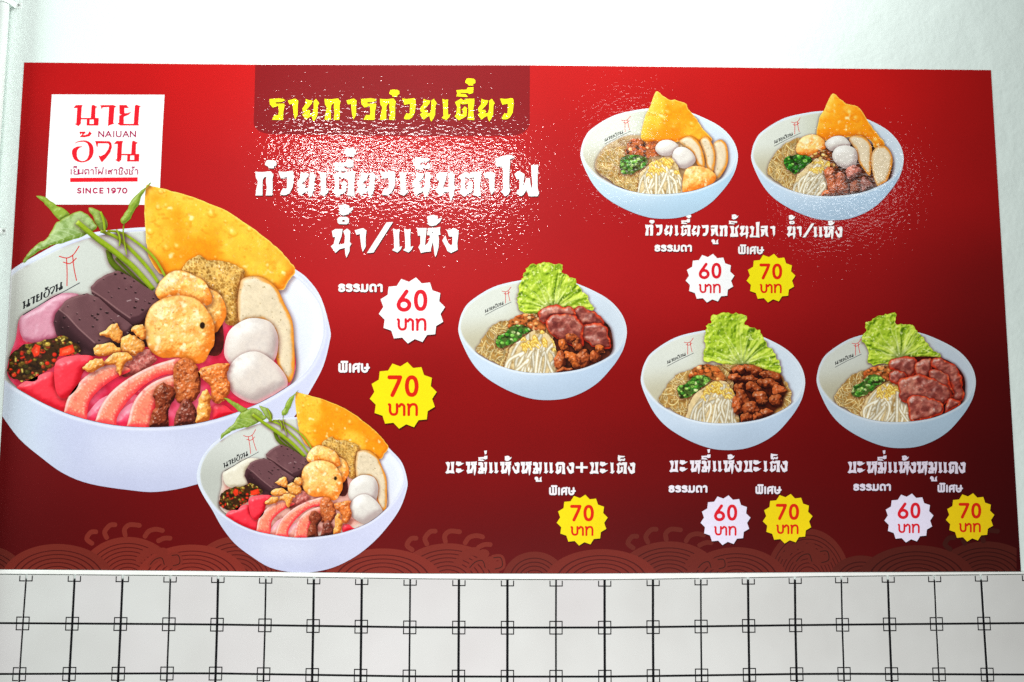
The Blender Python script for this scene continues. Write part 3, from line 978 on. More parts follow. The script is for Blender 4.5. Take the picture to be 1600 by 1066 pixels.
brush_line('title_lettering', [('ร', 421.2), ('า', 450), ('ย', 472.3), ('ก', 507.1), ('า', 541.2), ('ร', 564.2), ('ก', 593.7), ('๋', 608.2, .52), ('ว', 628.4), ('ย', 656), ('เ', 690), ('ต', 710.4), ('ี', 713), ('๋', 726.8), ('ย', 746.5), ('ว', 781.3)],
           33.5, 154.6, 154.3, 421, 800, rgb(252, 240, 20), 11, 1.0, (0.36, 0.05, 0.03))
brush_line('heading_lettering', [('ก', 399), ('๋', 414, .48), ('ว', 434.8), ('ย', 463.5), ('เ', 498.3), ('ต', 519.6), ('ี', 521.7, .05), ('๋', 538.2), ('ย', 557.4), ('ว', 593.5), ('เ', 622.6), ('ย', 643.9), ('็', 648.4), ('น', 679.8), ('ต', 716.5), ('า', 755), ('โ', 774), ('ฟ', 803.6)],
           38.2, 268, 268.3, 399, 840, rgb(255, 255, 252), 11, 1.6)
brush_line('heading_lettering', [('น', 517), ('ํ', 517), ('้', 528.8, -.45), ('า', 554.1), ('/', 573.3), ('เ', 612.6), ('เ', 630), ('ห', 651.6), ('้', 667), ('ง', 691)],
           38.2, 356.9, 356.4, 517, 715, rgb(255, 255, 252), 11, 1.6)
brush_line('dish_name', [('ก', 1007.9), ('๋', 1014.2, .52), ('ว', 1024), ('ย', 1037.5), ('เ', 1053.6), ('ต', 1063), ('ี', 1064.1), ('๋', 1071.6), ('ย', 1080.3), ('ว', 1096), ('ล', 1109.9), ('ู', 1111.6), ('ก', 1124), ('ช', 1139.8), ('ิ', 1138.6), ('้', 1142.8, -.46), ('น', 1155.1), ('ป', 1170.9), ('ล', 1187.8), ('า', 1202.8)],
           17.4, 351.2, 354.3, 1008, 1315, rgb(255, 250, 250), 13, 0.9)
brush_line('dish_name', [('น', 1228.8), ('ํ', 1228.3), ('้', 1231.8, -.46), ('า', 1244.1), ('/', 1253.5), ('เ', 1270.4), ('เ', 1278.6), ('ห', 1286.5), ('้', 1293.3), ('ง', 1304.5)],
           17.4, 351.2, 354.3, 1008, 1315, rgb(255, 250, 250), 13, 0.9)
brush_line('dish_name', [('บ', 695.8), ('ะ', 712.3), ('ห', 727.8), ('ม', 746.4), ('ี', 747.1), ('่', 756.3), ('เ', 763.6), ('เ', 771.8), ('ห', 781.4), ('้', 788.3), ('ง', 800), ('ห', 813.4), ('ม', 831.9), ('ู', 835.4, 0), ('เ', 849.5), ('เ', 857.7), ('ด', 867.3), ('ง', 885.2), ('+', 899.6), ('บ', 920.9), ('ะ', 937.1), ('เ', 952.9), ('ต', 962.9), ('็', 965.3), ('ง', 980.4)],
           18.1, 721.7, 722.3, 696, 992, rgb(250, 246, 248), 13, 0.8)
brush_line('dish_name', [('บ', 1045.4), ('ะ', 1061.7), ('ห', 1077.8), ('ม', 1095.3), ('ี', 1095.6), ('่', 1104.9), ('เ', 1112.8), ('เ', 1121), ('ห', 1129.9), ('้', 1136.4), ('ง', 1147.2), ('บ', 1161.4), ('ะ', 1176.6), ('เ', 1192.4), ('ต', 1202), ('็', 1204), ('ง', 1218.6)],
           18.0, 719.6, 719.6, 1045, 1230, rgb(244, 236, 246), 13, 0.8)
brush_line('dish_name', [('บ', 1323.9), ('ะ', 1338.8), ('ห', 1353.6), ('ม', 1370.4), ('ี', 1370.4), ('่', 1378.7), ('เ', 1386.9), ('เ', 1395.2), ('ห', 1403.4), ('้', 1408.6), ('ง', 1419.4), ('ห', 1432), ('ม', 1449.3), ('ู', 1452.8), ('เ', 1465.4), ('เ', 1473.1), ('ด', 1480.9), ('ง', 1496.4)],
           18.0, 721.3, 721.6, 1324, 1507, rgb(228, 216, 232), 13, 0.7)

# rounded lettering: "ordinary" and "special"
S_ = lambda x: [(x + 122, 200), (x + 60, 180), (x + 10, 198), (x + 3, 228), (x + 60, 252), (x + 120, 275), (x + 122, 325), (x + 62, 350), (x + 5, 335)]
W_ORD = [S_(190)[:-1] + [(195, 335), (190, 300)], S_(395), S_(600),
         [(825, 185), (825, 335), (795, 350)], [(825, 335), (890, 357), (945, 335), (960, 290), (960, 185)],
         [(1090, 350), (1052, 345), (1050, 250), (1065, 200), (1120, 182), (1180, 205), (1190, 250), (1190, 355)],
         [(1265, 200), (1300, 180), (1345, 195), (1355, 230), (1355, 355)]]
W_SPE = [[(190, 170), (190, 330), (215, 362), (262, 365), (287, 340), (287, 170)], [(287, 340), (315, 368), (355, 362), (380, 335), (380, 170)],
         [(250, 103), (400, 103)], [(482, 170), (482, 370)], [(580, 370), (580, 230), (605, 185), (655, 168), (705, 180), (718, 235), (718, 370)],
         [(705, 180), (742, 155)], [(620, 292), (690, 256)], [(815, 170), (815, 300), (845, 355), (895, 372), (945, 345), (962, 290), (962, 170)], [(895, 272), (1002, 262)]]


def small_word(kind, x, y, w, color, label=None):
    src, x0, x1, yt = (W_ORD, 155, 1390, 150) if kind == 'o' else (W_SPE, 155, 1015, 140)
    k = w / (x1 - x0)
    L = [(spline(q, 4, False) - (x0, yt)) * k + (x, y) for q in src]
    o = strokes_mesh('portion_word', poster, L, 64 * k, color, 13, 0.42)
    strokes_mesh('lettering_shadow', o, L, 64 * k + .6, (0.22, 0.01, 0.03), 12, 0.5, (0.5, 0.9))
    return o


small_word('o', 528.7, 443.5, 69.5, rgb(255, 250, 248))
small_word('s', 528.7, 567.9, 48.4, rgb(252, 246, 248))
small_word('o', 1022.6, 382.6, 58.4, rgb(252, 246, 246))
small_word('s', 1153, 385.5, 39.8, rgb(252, 246, 246))
small_word('s', 857.8, 761.5, 40.9, rgb(246, 240, 244))
small_word('o', 1044.5, 758.3, 60.8, rgb(244, 236, 246))
small_word('s', 1180.1, 760.0, 40.0, rgb(244, 236, 246))
small_word('o', 1333, 755.9, 58.8, rgb(230, 220, 236))
small_word('s', 1464.4, 757.7, 38.8, rgb(230, 220, 236))

# ------------------------------------------------------------------ starburst prices
NUM6 = [[(514, 146), (490, 180), (470, 208), (462, 232)], [(497 + 35 * math.cos(a), 232 + 32 * math.sin(a)) for a in np.linspace(0, 2 * math.pi, 22)]]
NUM7 = [[(460, 153), (529, 153), (515, 190), (479, 266)]]


def zero(cx, cy):
    return [[(cx + 31 * np.sign(math.cos(a)) * abs(math.cos(a)) ** .8, cy + 56 * math.sin(a)) for a in np.linspace(0, 2 * math.pi, 34)]]


BAHT = [[(458, 326), (464, 332), (464, 368), (476, 388), (498, 388), (508, 372), (508, 325)], [(523, 338), (535, 324), (552, 334), (554, 352), (554, 392)],
        [(578, 326), (583, 334), (583, 392)], [(583, 352), (598, 328), (622, 326), (633, 344), (633, 392)]]


def badge(cx, cy, R, white, dim=1.0, w7=None):  # dim: weaker light at the lower right, put into the ink
    k = R / 214.0
    if white:
        c, ct, nme = np.array([1, 1, 1]) * dim, rgb(226, 28, 44), 'white_starburst'
        if dim < 0.97:
            c = rgb(240, 232, 252)
    else:
        c, ct, nme = rgb(250, 232, 18) * np.array([1, dim, 1]) * min(1, dim + .06), rgb(228, 36, 12), 'yellow_starburst'
    a = np.radians(-83 + np.arange(28) * 360 / 28)
    r = np.where(np.arange(28) % 2 == 0, 1.0, 0.865) * R
    P = np.stack([cx + r * np.cos(a), cy + r * np.sin(a)], 1)
    o = flat_polys(nme, poster, [[P]], c, 17)
    for i_, (ox, oy, kk) in enumerate(((1.0, 2.2, .62), (0.6, 1.1, .38))):
        flat_polys('starburst_shadow', o, [[P]], tuple(red_at(np.array([cx]), np.array([cy]))[0] * kk), 15 + i_, (ox * k * 4.3, oy * k * 4.3))
    tr = lambda L: [(np.array(q, float) - (548, 268)) * k + (cx, cy) for q in L]
    strokes_mesh('price_figures', o, tr([spline(q, 3, False) if len(q) < 8 and q is not NUM7[0] else q for q in (NUM6 + zero(604, 203) if white else NUM7 + zero(602, 209))]), 25.5 * k, ct * min(1, dim + .05), 19, 0.45)
    strokes_mesh('currency_word', o, tr([spline(q, 3, False) for q in BAHT]), 16.4 * k, ct * min(1, dim + .05), 19, 0.42)


badge(643.7, 485.4, 52, True, 1.0)
badge(630.2, 618.0, 52.5, False, 1.0)
badge(1109.2, 435.0, 38.3, True, 1.0)
badge(1204.4, 435.0, 38.3, False, 1.0)
badge(909.6, 812.8, 40, False, 0.97)
badge(1133.4, 812.9, 39.2, True, 0.96)
badge(1230.4, 810.6, 39, False, 0.95)
badge(1419.8, 809.5, 38.5, True, 0.955)
badge(1515.3, 808.5, 38, False, 0.92)

# ------------------------------------------------------------------ logo panel
logo = flat_polys('logo_panel', poster, [[[(81.5, 148), (257.5, 148.5), (254.5, 200), (249, 320.5), (160, 320), (71.5, 320), (75, 250)]]], rgb(255, 255, 255), 17)
LG = {}


def lglyph(n, x0, y0, s, outer, *holes):
    LG[n] = [np.array(q, float) for q in (outer,) + holes], x0, y0, s


lglyph('น', 160, 155, 350, [(160, 208), (205, 155), (315, 155), (300, 200), (290, 370), (450, 370), (465, 165), (490, 150), (565, 190), (530, 205), (525, 370), (585, 372), (578, 498), (380, 498), (385, 395), (290, 395), (285, 470), (245, 508), (180, 470), (210, 460), (225, 205)], [(435, 398), (500, 398), (500, 470), (430, 470)])
lglyph('า', 610, 155, 350, [(610, 158), (830, 155), (880, 182), (845, 200), (825, 455), (850, 462), (735, 505), (755, 190), (650, 195), (635, 232)])
lglyph('ย', 895, 155, 350, [(925, 155), (1045, 155), (1088, 208), (1010, 205), (1010, 292), (1060, 290), (1130, 266), (1080, 320), (1000, 350), (1000, 468), (1165, 470), (1185, 165), (1215, 150), (1285, 178), (1262, 190), (1240, 470), (1258, 497), (940, 497), (895, 465), (920, 450), (925, 330), (965, 318), (930, 305)])
lglyph('้', 255, 155, 350, [(260, 600), (355, 598), (365, 620), (320, 655), (350, 655), (400, 640), (430, 590), (468, 630), (430, 675), (350, 692), (265, 690), (310, 640), (300, 625), (275, 650)])
lglyph('อ', 125, 200, 318, spline([(160, 240), (210, 208), (300, 192), (380, 210), (435, 265), (452, 340), (440, 420), (390, 490), (310, 522), (230, 520), (160, 480), (128, 410), (130, 340), (170, 300), (230, 282), (282, 288), (235, 308), (205, 350), (200, 420), (225, 480), (285, 505), (345, 480), (380, 410), (385, 320), (365, 250), (310, 215), (230, 218)], 4))
lglyph('ว', 475, 200, 318, [(475, 200), (600, 203), (690, 205), (720, 230), (730, 290), (705, 375), (640, 460), (578, 525), (550, 485), (525, 420), (560, 430), (620, 400), (675, 325), (690, 270), (672, 238), (520, 238), (515, 280), (505, 305)])
grp = [[q / 10.66 + (100, 150) for q in LG[k_][0]] for k_ in ('น', 'า', 'ย', '้')]
grp += [[q / 9.69 + (100, 200) for q in LG[k_][0]] for k_ in ('อ', 'ว')]
grp.append([q / 10.66 + (163.2, 206.1) for q in LG['น'][0]])
flat_polys('logo_lettering', logo, grp, rgb(236, 28, 44), 19)
flat_polys('logo_bar', logo, [[np.array([(98, 759), (1120, 751), (1117, 815), (98, 823)]) / 9.69 + (100, 200)]], rgb(240, 26, 42), 19)
c8 = lambda L: [np.array(q, float) / 9.69 + (100, 200) for q in L]


def caps(text, x, y0, y1, w, gap):
    """narrow sans capitals as pen strokes; widths in w"""
    H = y1 - y0
    D = {'N': [[(0, 1), (0, 0), (1, 1), (1, 0)]], 'A': [[(0, 1), (.5, 0), (1, 1)], [(.2, .66), (.8, .66)]], 'I': [[(0, 0), (0, 1)]],
         'U': [[(0, 0), (0, .65), (.12, .9), (.5, 1), (.88, .9), (1, .65), (1, 0)]],
         'S': [[(.95, .12), (.55, 0), (.15, .08), (.03, .27), (.2, .45), (.8, .57), (.98, .75), (.85, .93), (.45, 1), (0, .87)]],
         'C': [[(1, .15), (.6, 0), (.2, .1), (0, .5), (.2, .9), (.6, 1), (1, .85)]], 'E': [[(1, 0), (0, 0), (0, 1), (1, 1)], [(0, .5), (.85, .5)]],
         '1': [[(0, .05), (.8, 0), (.8, 1)]], '9': [[(1, .3), (.85, .55), (.5, .62), (.1, .5), (0, .3), (.12, .1), (.5, 0), (.88, .1), (1, .3), (.95, .7), (.6, .97), (.15, .95)]],
         '7': [[(0, 0), (1, 0), (.4, 1)]], '0': [[(.5 + .5 * math.cos(a), .5 + .5 * math.sin(a)) for a in np.linspace(0, 2 * math.pi, 20)]]}
    out = []
    for ch, xx, ww in zip(text, x, w):
        for q in D[ch]:
            out.append([(xx + a * ww, y0 + b * H) for a, b in q])
    return out


strokes_mesh('logo_caption', logo, c8(caps('NAIUAN', (531, 634, 757, 798, 898, 1010), 55, 138, (74, 84, 0, 68, 84, 76), 0)), 1.8, rgb(176, 24, 84), 19, 0.33)
strokes_mesh('logo_caption', logo, c8(caps('SINCE1970', (212, 299, 338, 446, 550, 662, 726, 810, 892), 917, 988, (48, 0, 66, 58, 44, 22, 54, 54, 62), 0)), 2.1, rgb(190, 24, 84), 19, 0.33)
TH = {'เ': [[(0, 0), (0, 1)]], 'ย': [[(.15, 0), (0, .12), (.1, .45), (0, .75), (.1, 1), (.8, 1), (.8, 0)], [(.1, .45), (.35, .45)]],
      'น': [[(0, 0), (0, 1)], [(0, .9), (.5, .75), (.75, .95), (.75, 0)]], 'ต': [[(.1, 1), (0, .2), (.25, 0), (.4, .12), (.6, 0), (.8, .15), (.8, 1)], [(.1, 1), (.4, .65)]],
      'า': [[(0, .15), (.3, 0), (.5, .15), (.5, 1)]], 'โ': [[(.5, -.45), (.05, -.45), (.25, -.2), (.25, 1)]], 'ฟ': [[(.1, 0), (0, 1), (.35, .45), (.7, 1), (.95, -.45)]],
      'ส': [[(0, .35), (.3, .2), (.6, .3), (.6, 1)], [(.6, .5), (.1, .55), (.05, .9), (.3, .9)], [(.6, .3), (.85, .0)]],
      'ช': [[(.05, 0), (.2, .1), (.1, 1), (.7, 1), (.6, .35), (.85, 0)]], 'ง': [[(0, .4), (.3, 1), (.6, .9), (.6, 0), (.35, .1)]],
      '็': [[(0, -.3), (.15, -.5), (.4, -.45), (.6, -.3)], [(.05, -.62), (.6, -.62)]], 'ิ': [[(0, -.25), (.3, -.45), (.65, -.25), (0, -.25)]], '้': [[(0, -.5), (.2, -.5), (.1, -.25), (.45, -.5)]]}
tx = [('เ', 113), ('ย', 155), ('็', 150), ('น', 232), ('ต', 318), ('า', 408), ('โ', 470), ('ฟ', 525), ('เ', 640), ('ส', 672), ('า', 762), ('ช', 830), ('ิ', 845), ('ง', 915), ('ช', 985), ('้', 1035), ('า', 1080)]
L = []
for ch, x in tx:
    for q in TH[ch]:
        L.append([(x + a * 78, 632 + b * 72) for a, b in q])
strokes_mesh('logo_caption', logo, c8(L), 1.6, rgb(184, 26, 88), 19, 0.33)


# ------------------------------------------------------------------ ingredients (printed food photographs)
def k_fishball(P, s, seed, tint=(1, 1, 1)):
    p = Pic(P, 1.1)
    p.fill(rgb(222, 216, 208) * np.array(tint)).lump(26 * s, rgb(176, 158, 154), rgb(250, 248, 244), 16 * s, 0.8 * s, seed, 0.25, sharp=8)
    p.mottle(rgb(205, 195, 190), 9 * s, .02, .3, seed, .35)
    p.mix(rgb(240, 150, 165) * np.array(tint) if tint[1] < 1 else rgb(175, 158, 150), (1 - ss(0, 7 * s, p.sd)) * ss(.1, .9, (p.Y - p.Y.min()) / np.ptp(p.Y)) * .6)
    return p


def k_friedball(P, s, seed):
    p = Pic(frill(P, 1.0 * s, 6 * s, seed), 1.0)
    p.fill(rgb(252, 200, 116)).lump(30 * s, rgb(226, 124, 40), rgb(255, 238, 182), 11 * s, 2.6 * s, seed, 0.35, octs=4, sharp=10)
    p.mottle(rgb(244, 150, 66), 13 * s, .0, .3, seed + 3, .6).mottle(rgb(255, 246, 206), 10 * s, .1, .32, seed + 5, .8)
    v = (p.Y - p.Y.min()) / np.ptp(p.Y)
    p.mix(rgb(236, 128, 40), ss(.55, 1.0, v) * ss(26 * s, 2 * s, p.sd) * .6)
    p.mix(rgb(190, 96, 30), (1 - ss(0, 2.4 * s, p.sd)) * .5)
    p.mottle(rgb(196, 96, 30), 2.8 * s, .25, .36, seed + 9, .6, 2)
    return p


def k_cracker(P, s, seed):
    p = Pic(frill(P, 1.2 * s, 5 * s, seed), 1.1)
    p.fill(rgb(252, 190, 62))
    u = (p.Y - p.Y.min()) / np.ptp(p.Y)
    x = (p.X - p.X.min()) / np.ptp(p.X)
    p.mix(rgb(246, 148, 22), ss(.0, .28, fbm(p.X, p.Y, 60 * s, 2, seed + 2) + .22 * u) * .85)
    p.mix(rgb(226, 112, 14), ss(.5, 1.0, u) * ss(.0, .3, fbm(p.X, p.Y, 38 * s, 2, seed + 12) + .1) * .7)
    p.lump(16 * s, rgb(222, 124, 20), rgb(255, 220, 118), 26 * s, 3.4 * s, seed, .0, k=.9, octs=2)
    # blisters: a few round bubbles with a bright cap and a shaded foot
    r = random.Random(seed)
    x0, x1, y0, y1 = p.X.min(), p.X.max(), p.Y.min(), p.Y.max()
    for _ in range(26):
        bx, by, br = r.uniform(x0, x1), r.uniform(y0, y1), r.uniform(2.5, 8) * s
        d = np.hypot(p.X - bx, (p.Y - by) * 1.15) / br
        p.mix(rgb(224, 122, 18), np.exp(-((d - 1.0) / .28) ** 2) * .45 * ss(-.5, .8, (p.Y - by) / br))
        d2 = np.hypot(p.X - bx + .3 * br, p.Y - by + .35 * br) / br
        p.mix(rgb(255, 236, 160), np.exp(-(d2 / .5) ** 2) * r.uniform(.25, .8))
    p.mix(rgb(255, 240, 190), ss(.22, .36, fbm(p.X, p.Y, 15 * s, 3, seed + 7)) * .8)
    p.mix(rgb(255, 216, 112), (1 - ss(0, 3.0 * s, p.sd)) * .75)
    p.mottle(rgb(236, 136, 28), 6 * s, .12, .34, seed + 4, .4, 2)
    return p


def k_fishcake(P, s, seed):
    p = Pic(P, 1.1)
    p.fill(rgb(226, 208, 178)).lump(10 * s, rgb(190, 160, 120), rgb(246, 234, 212), 9 * s, .6 * s, seed, .05)
    w = 5.5 * s + fbm(p.X, p.Y, 10 * s, 2, seed) * 5 * s
    side = ss(.25, .6, (p.X - p.X.min()) / np.ptp(p.X))
    p.mix(rgb(228, 152, 58), ss(w, w * .4, p.sd) * (0.35 + .65 * side))
    p.mix(rgb(180, 100, 34), ss(2 * s, 0, p.sd) * .5)
    p.mottle(rgb(160, 140, 100), 2.6 * s, .3, .36, seed + 2, .8, 2)
    return p


def k_sponge(P, s, seed):
    p = Pic(frill(P, 2 * s, 6 * s, seed), 1.0)
    p.fill(rgb(224, 176, 92)).lump(16 * s, rgb(150, 92, 34), rgb(246, 212, 140), 7 * s, 1.0 * s, seed)
    for sz, se in ((7 * s, 1), (4 * s, 2)):
        f1, f2, v = worley(p.X, p.Y, sz, seed + se)
        p.mix(rgb(142, 92, 32), ss(.16, .5, f2 - f1) * ss(.2, .6, v) * .6)
        p.mix(rgb(250, 216, 150), ss(.1, 0, f2 - f1) * .4)
    return p


def k_blood(P, s, seed, face=None, ridge=None):
    p = Pic(P, 1.0)
    p.fill(rgb(112, 76, 80)).lump(4 * s, rgb(66, 38, 44), rgb(142, 102, 104), 30 * s, 1.0 * s, seed, .1)
    p.mottle(rgb(134, 96, 98), 26 * s, .05, .35, seed + 1, .5)
    if face is not None:
        f = sdf(face, p.X, p.Y)
        p.mix(rgb(76, 46, 52), ss(-1.6 * s, 1.6 * s, f) * .85)
        p.mix(rgb(40, 20, 24), ss(4 * s, 16 * s, f) * .5)
    if ridge is not None:
        p.stroke(ridge, 2.0 * s, rgb(176, 136, 134), .6, 1.2)
    r = random.Random(seed)
    x0, x1, y0, y1 = p.X.min(), p.X.max(), p.Y.min(), p.Y.max()
    for _ in range(60):
        x, y = r.uniform(x0, x1), r.uniform(y0, y1)
        q = r.uniform(.7, 1.9) * s
        p.dot(x, y, q * 1.3, rgb(30, 14, 18), .9, q)
        p.dot(x + .6 * s, y - 1.6 * s, .8 * s, rgb(178, 140, 138), .6)
    for _ in range(7):
        x, y = r.uniform(x0, x1), r.uniform(y0, y1)
        p.stroke([(x, y), (x + r.uniform(2, 6) * s, y + r.uniform(-2, 2) * s)], 1.2 * s, rgb(214, 190, 190), .7)
    return p


def k_squid(P, s, seed):
    p = Pic(P, 1.0)
    p.fill(rgb(248, 140, 112)).lump(12 * s, rgb(236, 84, 84), rgb(255, 186, 160), 6 * s, .7 * s, seed, .3)
    f1, f2, v = worley(p.X, p.Y, 4.6 * s, seed)
    band = np.exp(-((p.sd - 8 * s) / (3.4 * s)) ** 2)
    p.mix(rgb(255, 206, 178), ss(.42, .1, f1) * band * .7).mix(rgb(214, 70, 56), ss(.1, 0, f2 - f1) * band * .35)
    # pale skin along the outer (upper left) rim, red wet inner edge
    gy, gx = np.gradient(blur(p.sd, 2), p.step)
    outer = ss(-.1, .8, gx * .75 + gy * .6)
    p.mix(rgb(252, 214, 214), np.exp(-((p.sd - 2.0 * s) / (1.9 * s)) ** 2) * outer * .9)
    p.mix(rgb(238, 46, 60), ss(6 * s, 0, p.sd) * ss(.1, .8, -(gx * .75 + gy * .6)) * .75)
    p.mottle(rgb(255, 92, 82), 9 * s, .05, .3, seed + 4, .5)
    return p


def k_sheen(P, s, seed, broth):
    p = Pic(P, 1.1)
    p.fill(rgb(255, 84, 118) if broth else rgb(246, 176, 160)).lump(14 * s, rgb(236, 34, 70) if broth else rgb(214, 110, 96), rgb(255, 176, 196), 16 * s, 2.2 * s, seed, .5, sharp=10)
    return p


def k_crimson(P, s, seed):
    p = Pic(P, 1.1)
    p.fill(rgb(246, 62, 78)).lump(14 * s, rgb(196, 16, 36), rgb(255, 130, 140), 14 * s, 1.4 * s, seed, .35)
    return p


def k_meat(P, s, seed, base=(170, 84, 44), dark=(74, 30, 18), light=(226, 140, 84)):
    p = Pic(frill(P, 2.4 * s, 5 * s, seed), 0.95)
    p.fill(rgb(*base)).lump(9 * s, rgb(*dark), rgb(*light), 5 * s, 2.2 * s, seed, .5, sharp=12)
    p.mottle(rgb(*dark), 5 * s, .12, .3, seed + 1, .6).mottle(rgb(*light), 4 * s, .15, .3, seed + 6, .5)
    return p


def k_garlic(P, s, seed):
    p = Pic(frill(frill(P, 3.2 * s, 7 * s, seed), 1.6 * s, 2.6 * s, seed + 1), .9)
    p.fill(rgb(246, 170, 84)).lump(6 * s, rgb(170, 84, 30), rgb(255, 226, 160), 4 * s, 1.6 * s, seed, .5, sharp=12)
    return p


def k_leaf(P, s, seed, pale=.5, vein=None):
    p = Pic(frill(P, 2.2 * s, 9 * s, seed), 1.0)
    p.fill(rgb(146, 172, 52) * (1 - pale) + rgb(186, 206, 164) * pale)
    p.lump(5 * s, rgb(92, 122, 34), rgb(206, 224, 150), 9 * s, 2.2 * s, seed, .15, octs=3)
    p.mottle(rgb(96, 130, 40), 10 * s, .05, .3, seed + 2, .5)
    p.mix(rgb(140, 160, 40), (1 - ss(0, 3 * s, p.sd)) * .7)
    if vein is not None:
        p.stroke(vein, 2.4 * s, rgb(120, 150, 50), .8)
        for k in range(1, 7):
            a = vein[int(len(vein) * k / 8)]
            d = vein[-1] - vein[0]
            d = d / np.linalg.norm(d)
            for sg in (-1, 1):
                q = a + np.array([[0, 0], (d + sg * np.array([-d[1], d[0]])) * 12 * s, (d * 1.3 + sg * np.array([-d[1], d[0]])) * 20 * s])
                p.stroke(q, 1.1 * s, rgb(220, 232, 196), .45)
    return p


def k_stem(C, w, s, dark=False):
    """a green stem along a centre line"""
    C = spline(C, 6, False)
    d = np.gradient(C, axis=0)
    n = np.stack([-d[:, 1], d[:, 0]], 1) / np.linalg.norm(d, axis=1, keepdims=True)
    t = np.linspace(0, 1, len(C))[:, None]
    hw = w / 2 * (0.85 + .15 * np.sin(t * math.pi))
    P = np.concatenate([C + n * hw, (C - n * hw)[::-1]])
    p = Pic(P, 1.0)
    base = rgb(96, 116, 22) if dark else rgb(150, 172, 40)
    p.fill(base).lump(w * .5, rgb(78, 98, 14) * (.6 if dark else 1), rgb(204, 218, 110) if not dark else rgb(130, 150, 50), 14 * s, .5 * s, 5, .1, k=1.1)
    return p


def k_lettuce(P, s, seed, root):
    P = spline(P, 8)
    P = frill(P, 3.2 * s, 9 * s, seed)
    P = frill(P, 2.6 * s, 3.2 * s, seed + 1)
    p = Pic(P, 0.9)
    X, Y = p.X - root[0], p.Y - root[1]
    ang, rad = np.arctan2(Y, X), np.hypot(X, Y)
    t = np.clip(rad / 78.0, 0, 1.2)
    edge = 1 - ss(0, 13 * s, p.sd)
    p.fill(rgb(168, 196, 56))
    p.mix(rgb(206, 214, 120), ss(.55, .1, t) * .8)
    # big folds fan out of the root, small ruffles sit along the rim
    wob = fbm(p.X, p.Y, 16 * s, 3, seed + 3) * 1.6
    big = np.sin(ang * 11 + wob * 4 + seed)
    mid = fbm(ang * 46 + wob * 3, rad * .16, 6, 3, seed + 4) * 3.2
    h = (big * .8 + mid) * (1.2 + 5.0 * t) * s + fbm(p.X, p.Y, 5 * s, 3, seed + 5) * 9 * s * edge + fbm(p.X, p.Y, 10 * s, 3, seed + 15) * 9 * s
    g = np.gradient(h, p.step)
    sh = -(g[0] * .75 + g[1] * .55)
    p.mix(rgb(222, 236, 110), ss(.1, 1.3, sh) * .9)
    p.mix(rgb(112, 146, 24), ss(.0, .9, -sh) * .75)
    p.mix(rgb(58, 88, 10), ss(.7, 2.2, -sh) * .7)
    p.mix(rgb(214, 232, 84), edge * ss(-.2, .5, sh) * .6)
    p.mix(rgb(190, 210, 60), (1 - ss(0, 1.8 * s, p.sd)) * .8)
    r = random.Random(seed)
    for k in range(9):
        a = -math.pi / 2 + (k - 4) * .30 + r.uniform(-.08, .08)
        q = [root]
        x, y = root
        for j in range(6):
            a2 = a + r.uniform(-.28, .28)
            x, y = x + math.cos(a2) * 11.5, y + math.sin(a2) * 11.5
            q.append((x, y))
        C = spline(q, 4, False)
        for j in range(len(C) - 1):
            p.stroke(C[j:j + 2], (2.6 - 2.0 * j / len(C)) * s, rgb(228, 236, 168), .5 * (1 - .7 * j / len(C)), soft=1.2)
    p.mix(rgb(60, 84, 14), ss(.24, .05, t) * .45)
    p.mottle(rgb(246, 250, 186), 3.2 * s, .2, .32, seed + 5, .7, 2)
    return p


def k_pork(P, s, seed, spots=()):
    p = Pic(frill(frill(P, 4.6 * s, 13 * s, seed), 1.5 * s, 3.4 * s, seed + 1), .9)
    p.fill(rgb(160, 84, 74))
    an = fbm(p.X * .6 + p.Y * 1.2, p.Y * .3 - p.X * .5, 4.5 * s, 3, seed)
    p.mix(rgb(212, 140, 120), ss(.02, .3, an) * .6).mix(rgb(112, 44, 38), ss(.0, .28, -an) * .5)
    p.mottle(rgb(214, 148, 126), 18 * s, .0, .3, seed + 5, .7).mottle(rgb(92, 34, 34), 15 * s, .05, .3, seed + 8, .6)
    p.lump(8 * s, rgb(92, 22, 18), rgb(240, 178, 156), 12 * s, 2.0 * s, seed, .5, octs=2, sharp=9)
    w = 3.6 * s + 8 * s * fbm(p.X, p.Y, 8 * s, 2, seed + 2)
    p.mix(rgb(216, 64, 32), ss(w, w * .3, p.sd) * .75)
    p.mix(rgb(255, 130, 70), ss(.1, .3, fbm(p.X, p.Y, 4 * s, 2, seed + 12)) * ss(5 * s, 1 * s, p.sd) * .7)
    p.mix(rgb(120, 14, 10), ss(1.3 * s, 0, p.sd) * .7)
    for x, y, rx, ry in spots:
        d = np.hypot((p.X - x) / rx, (p.Y - y) / ry) + fbm(p.X, p.Y, 5 * s, 2, seed + 3) * .7
        p.mix(rgb(196, 124, 108), ss(1.5, 1.0, d) * .35).mix(rgb(84, 26, 26), ss(1.1, .4, d) * .5)
    return p


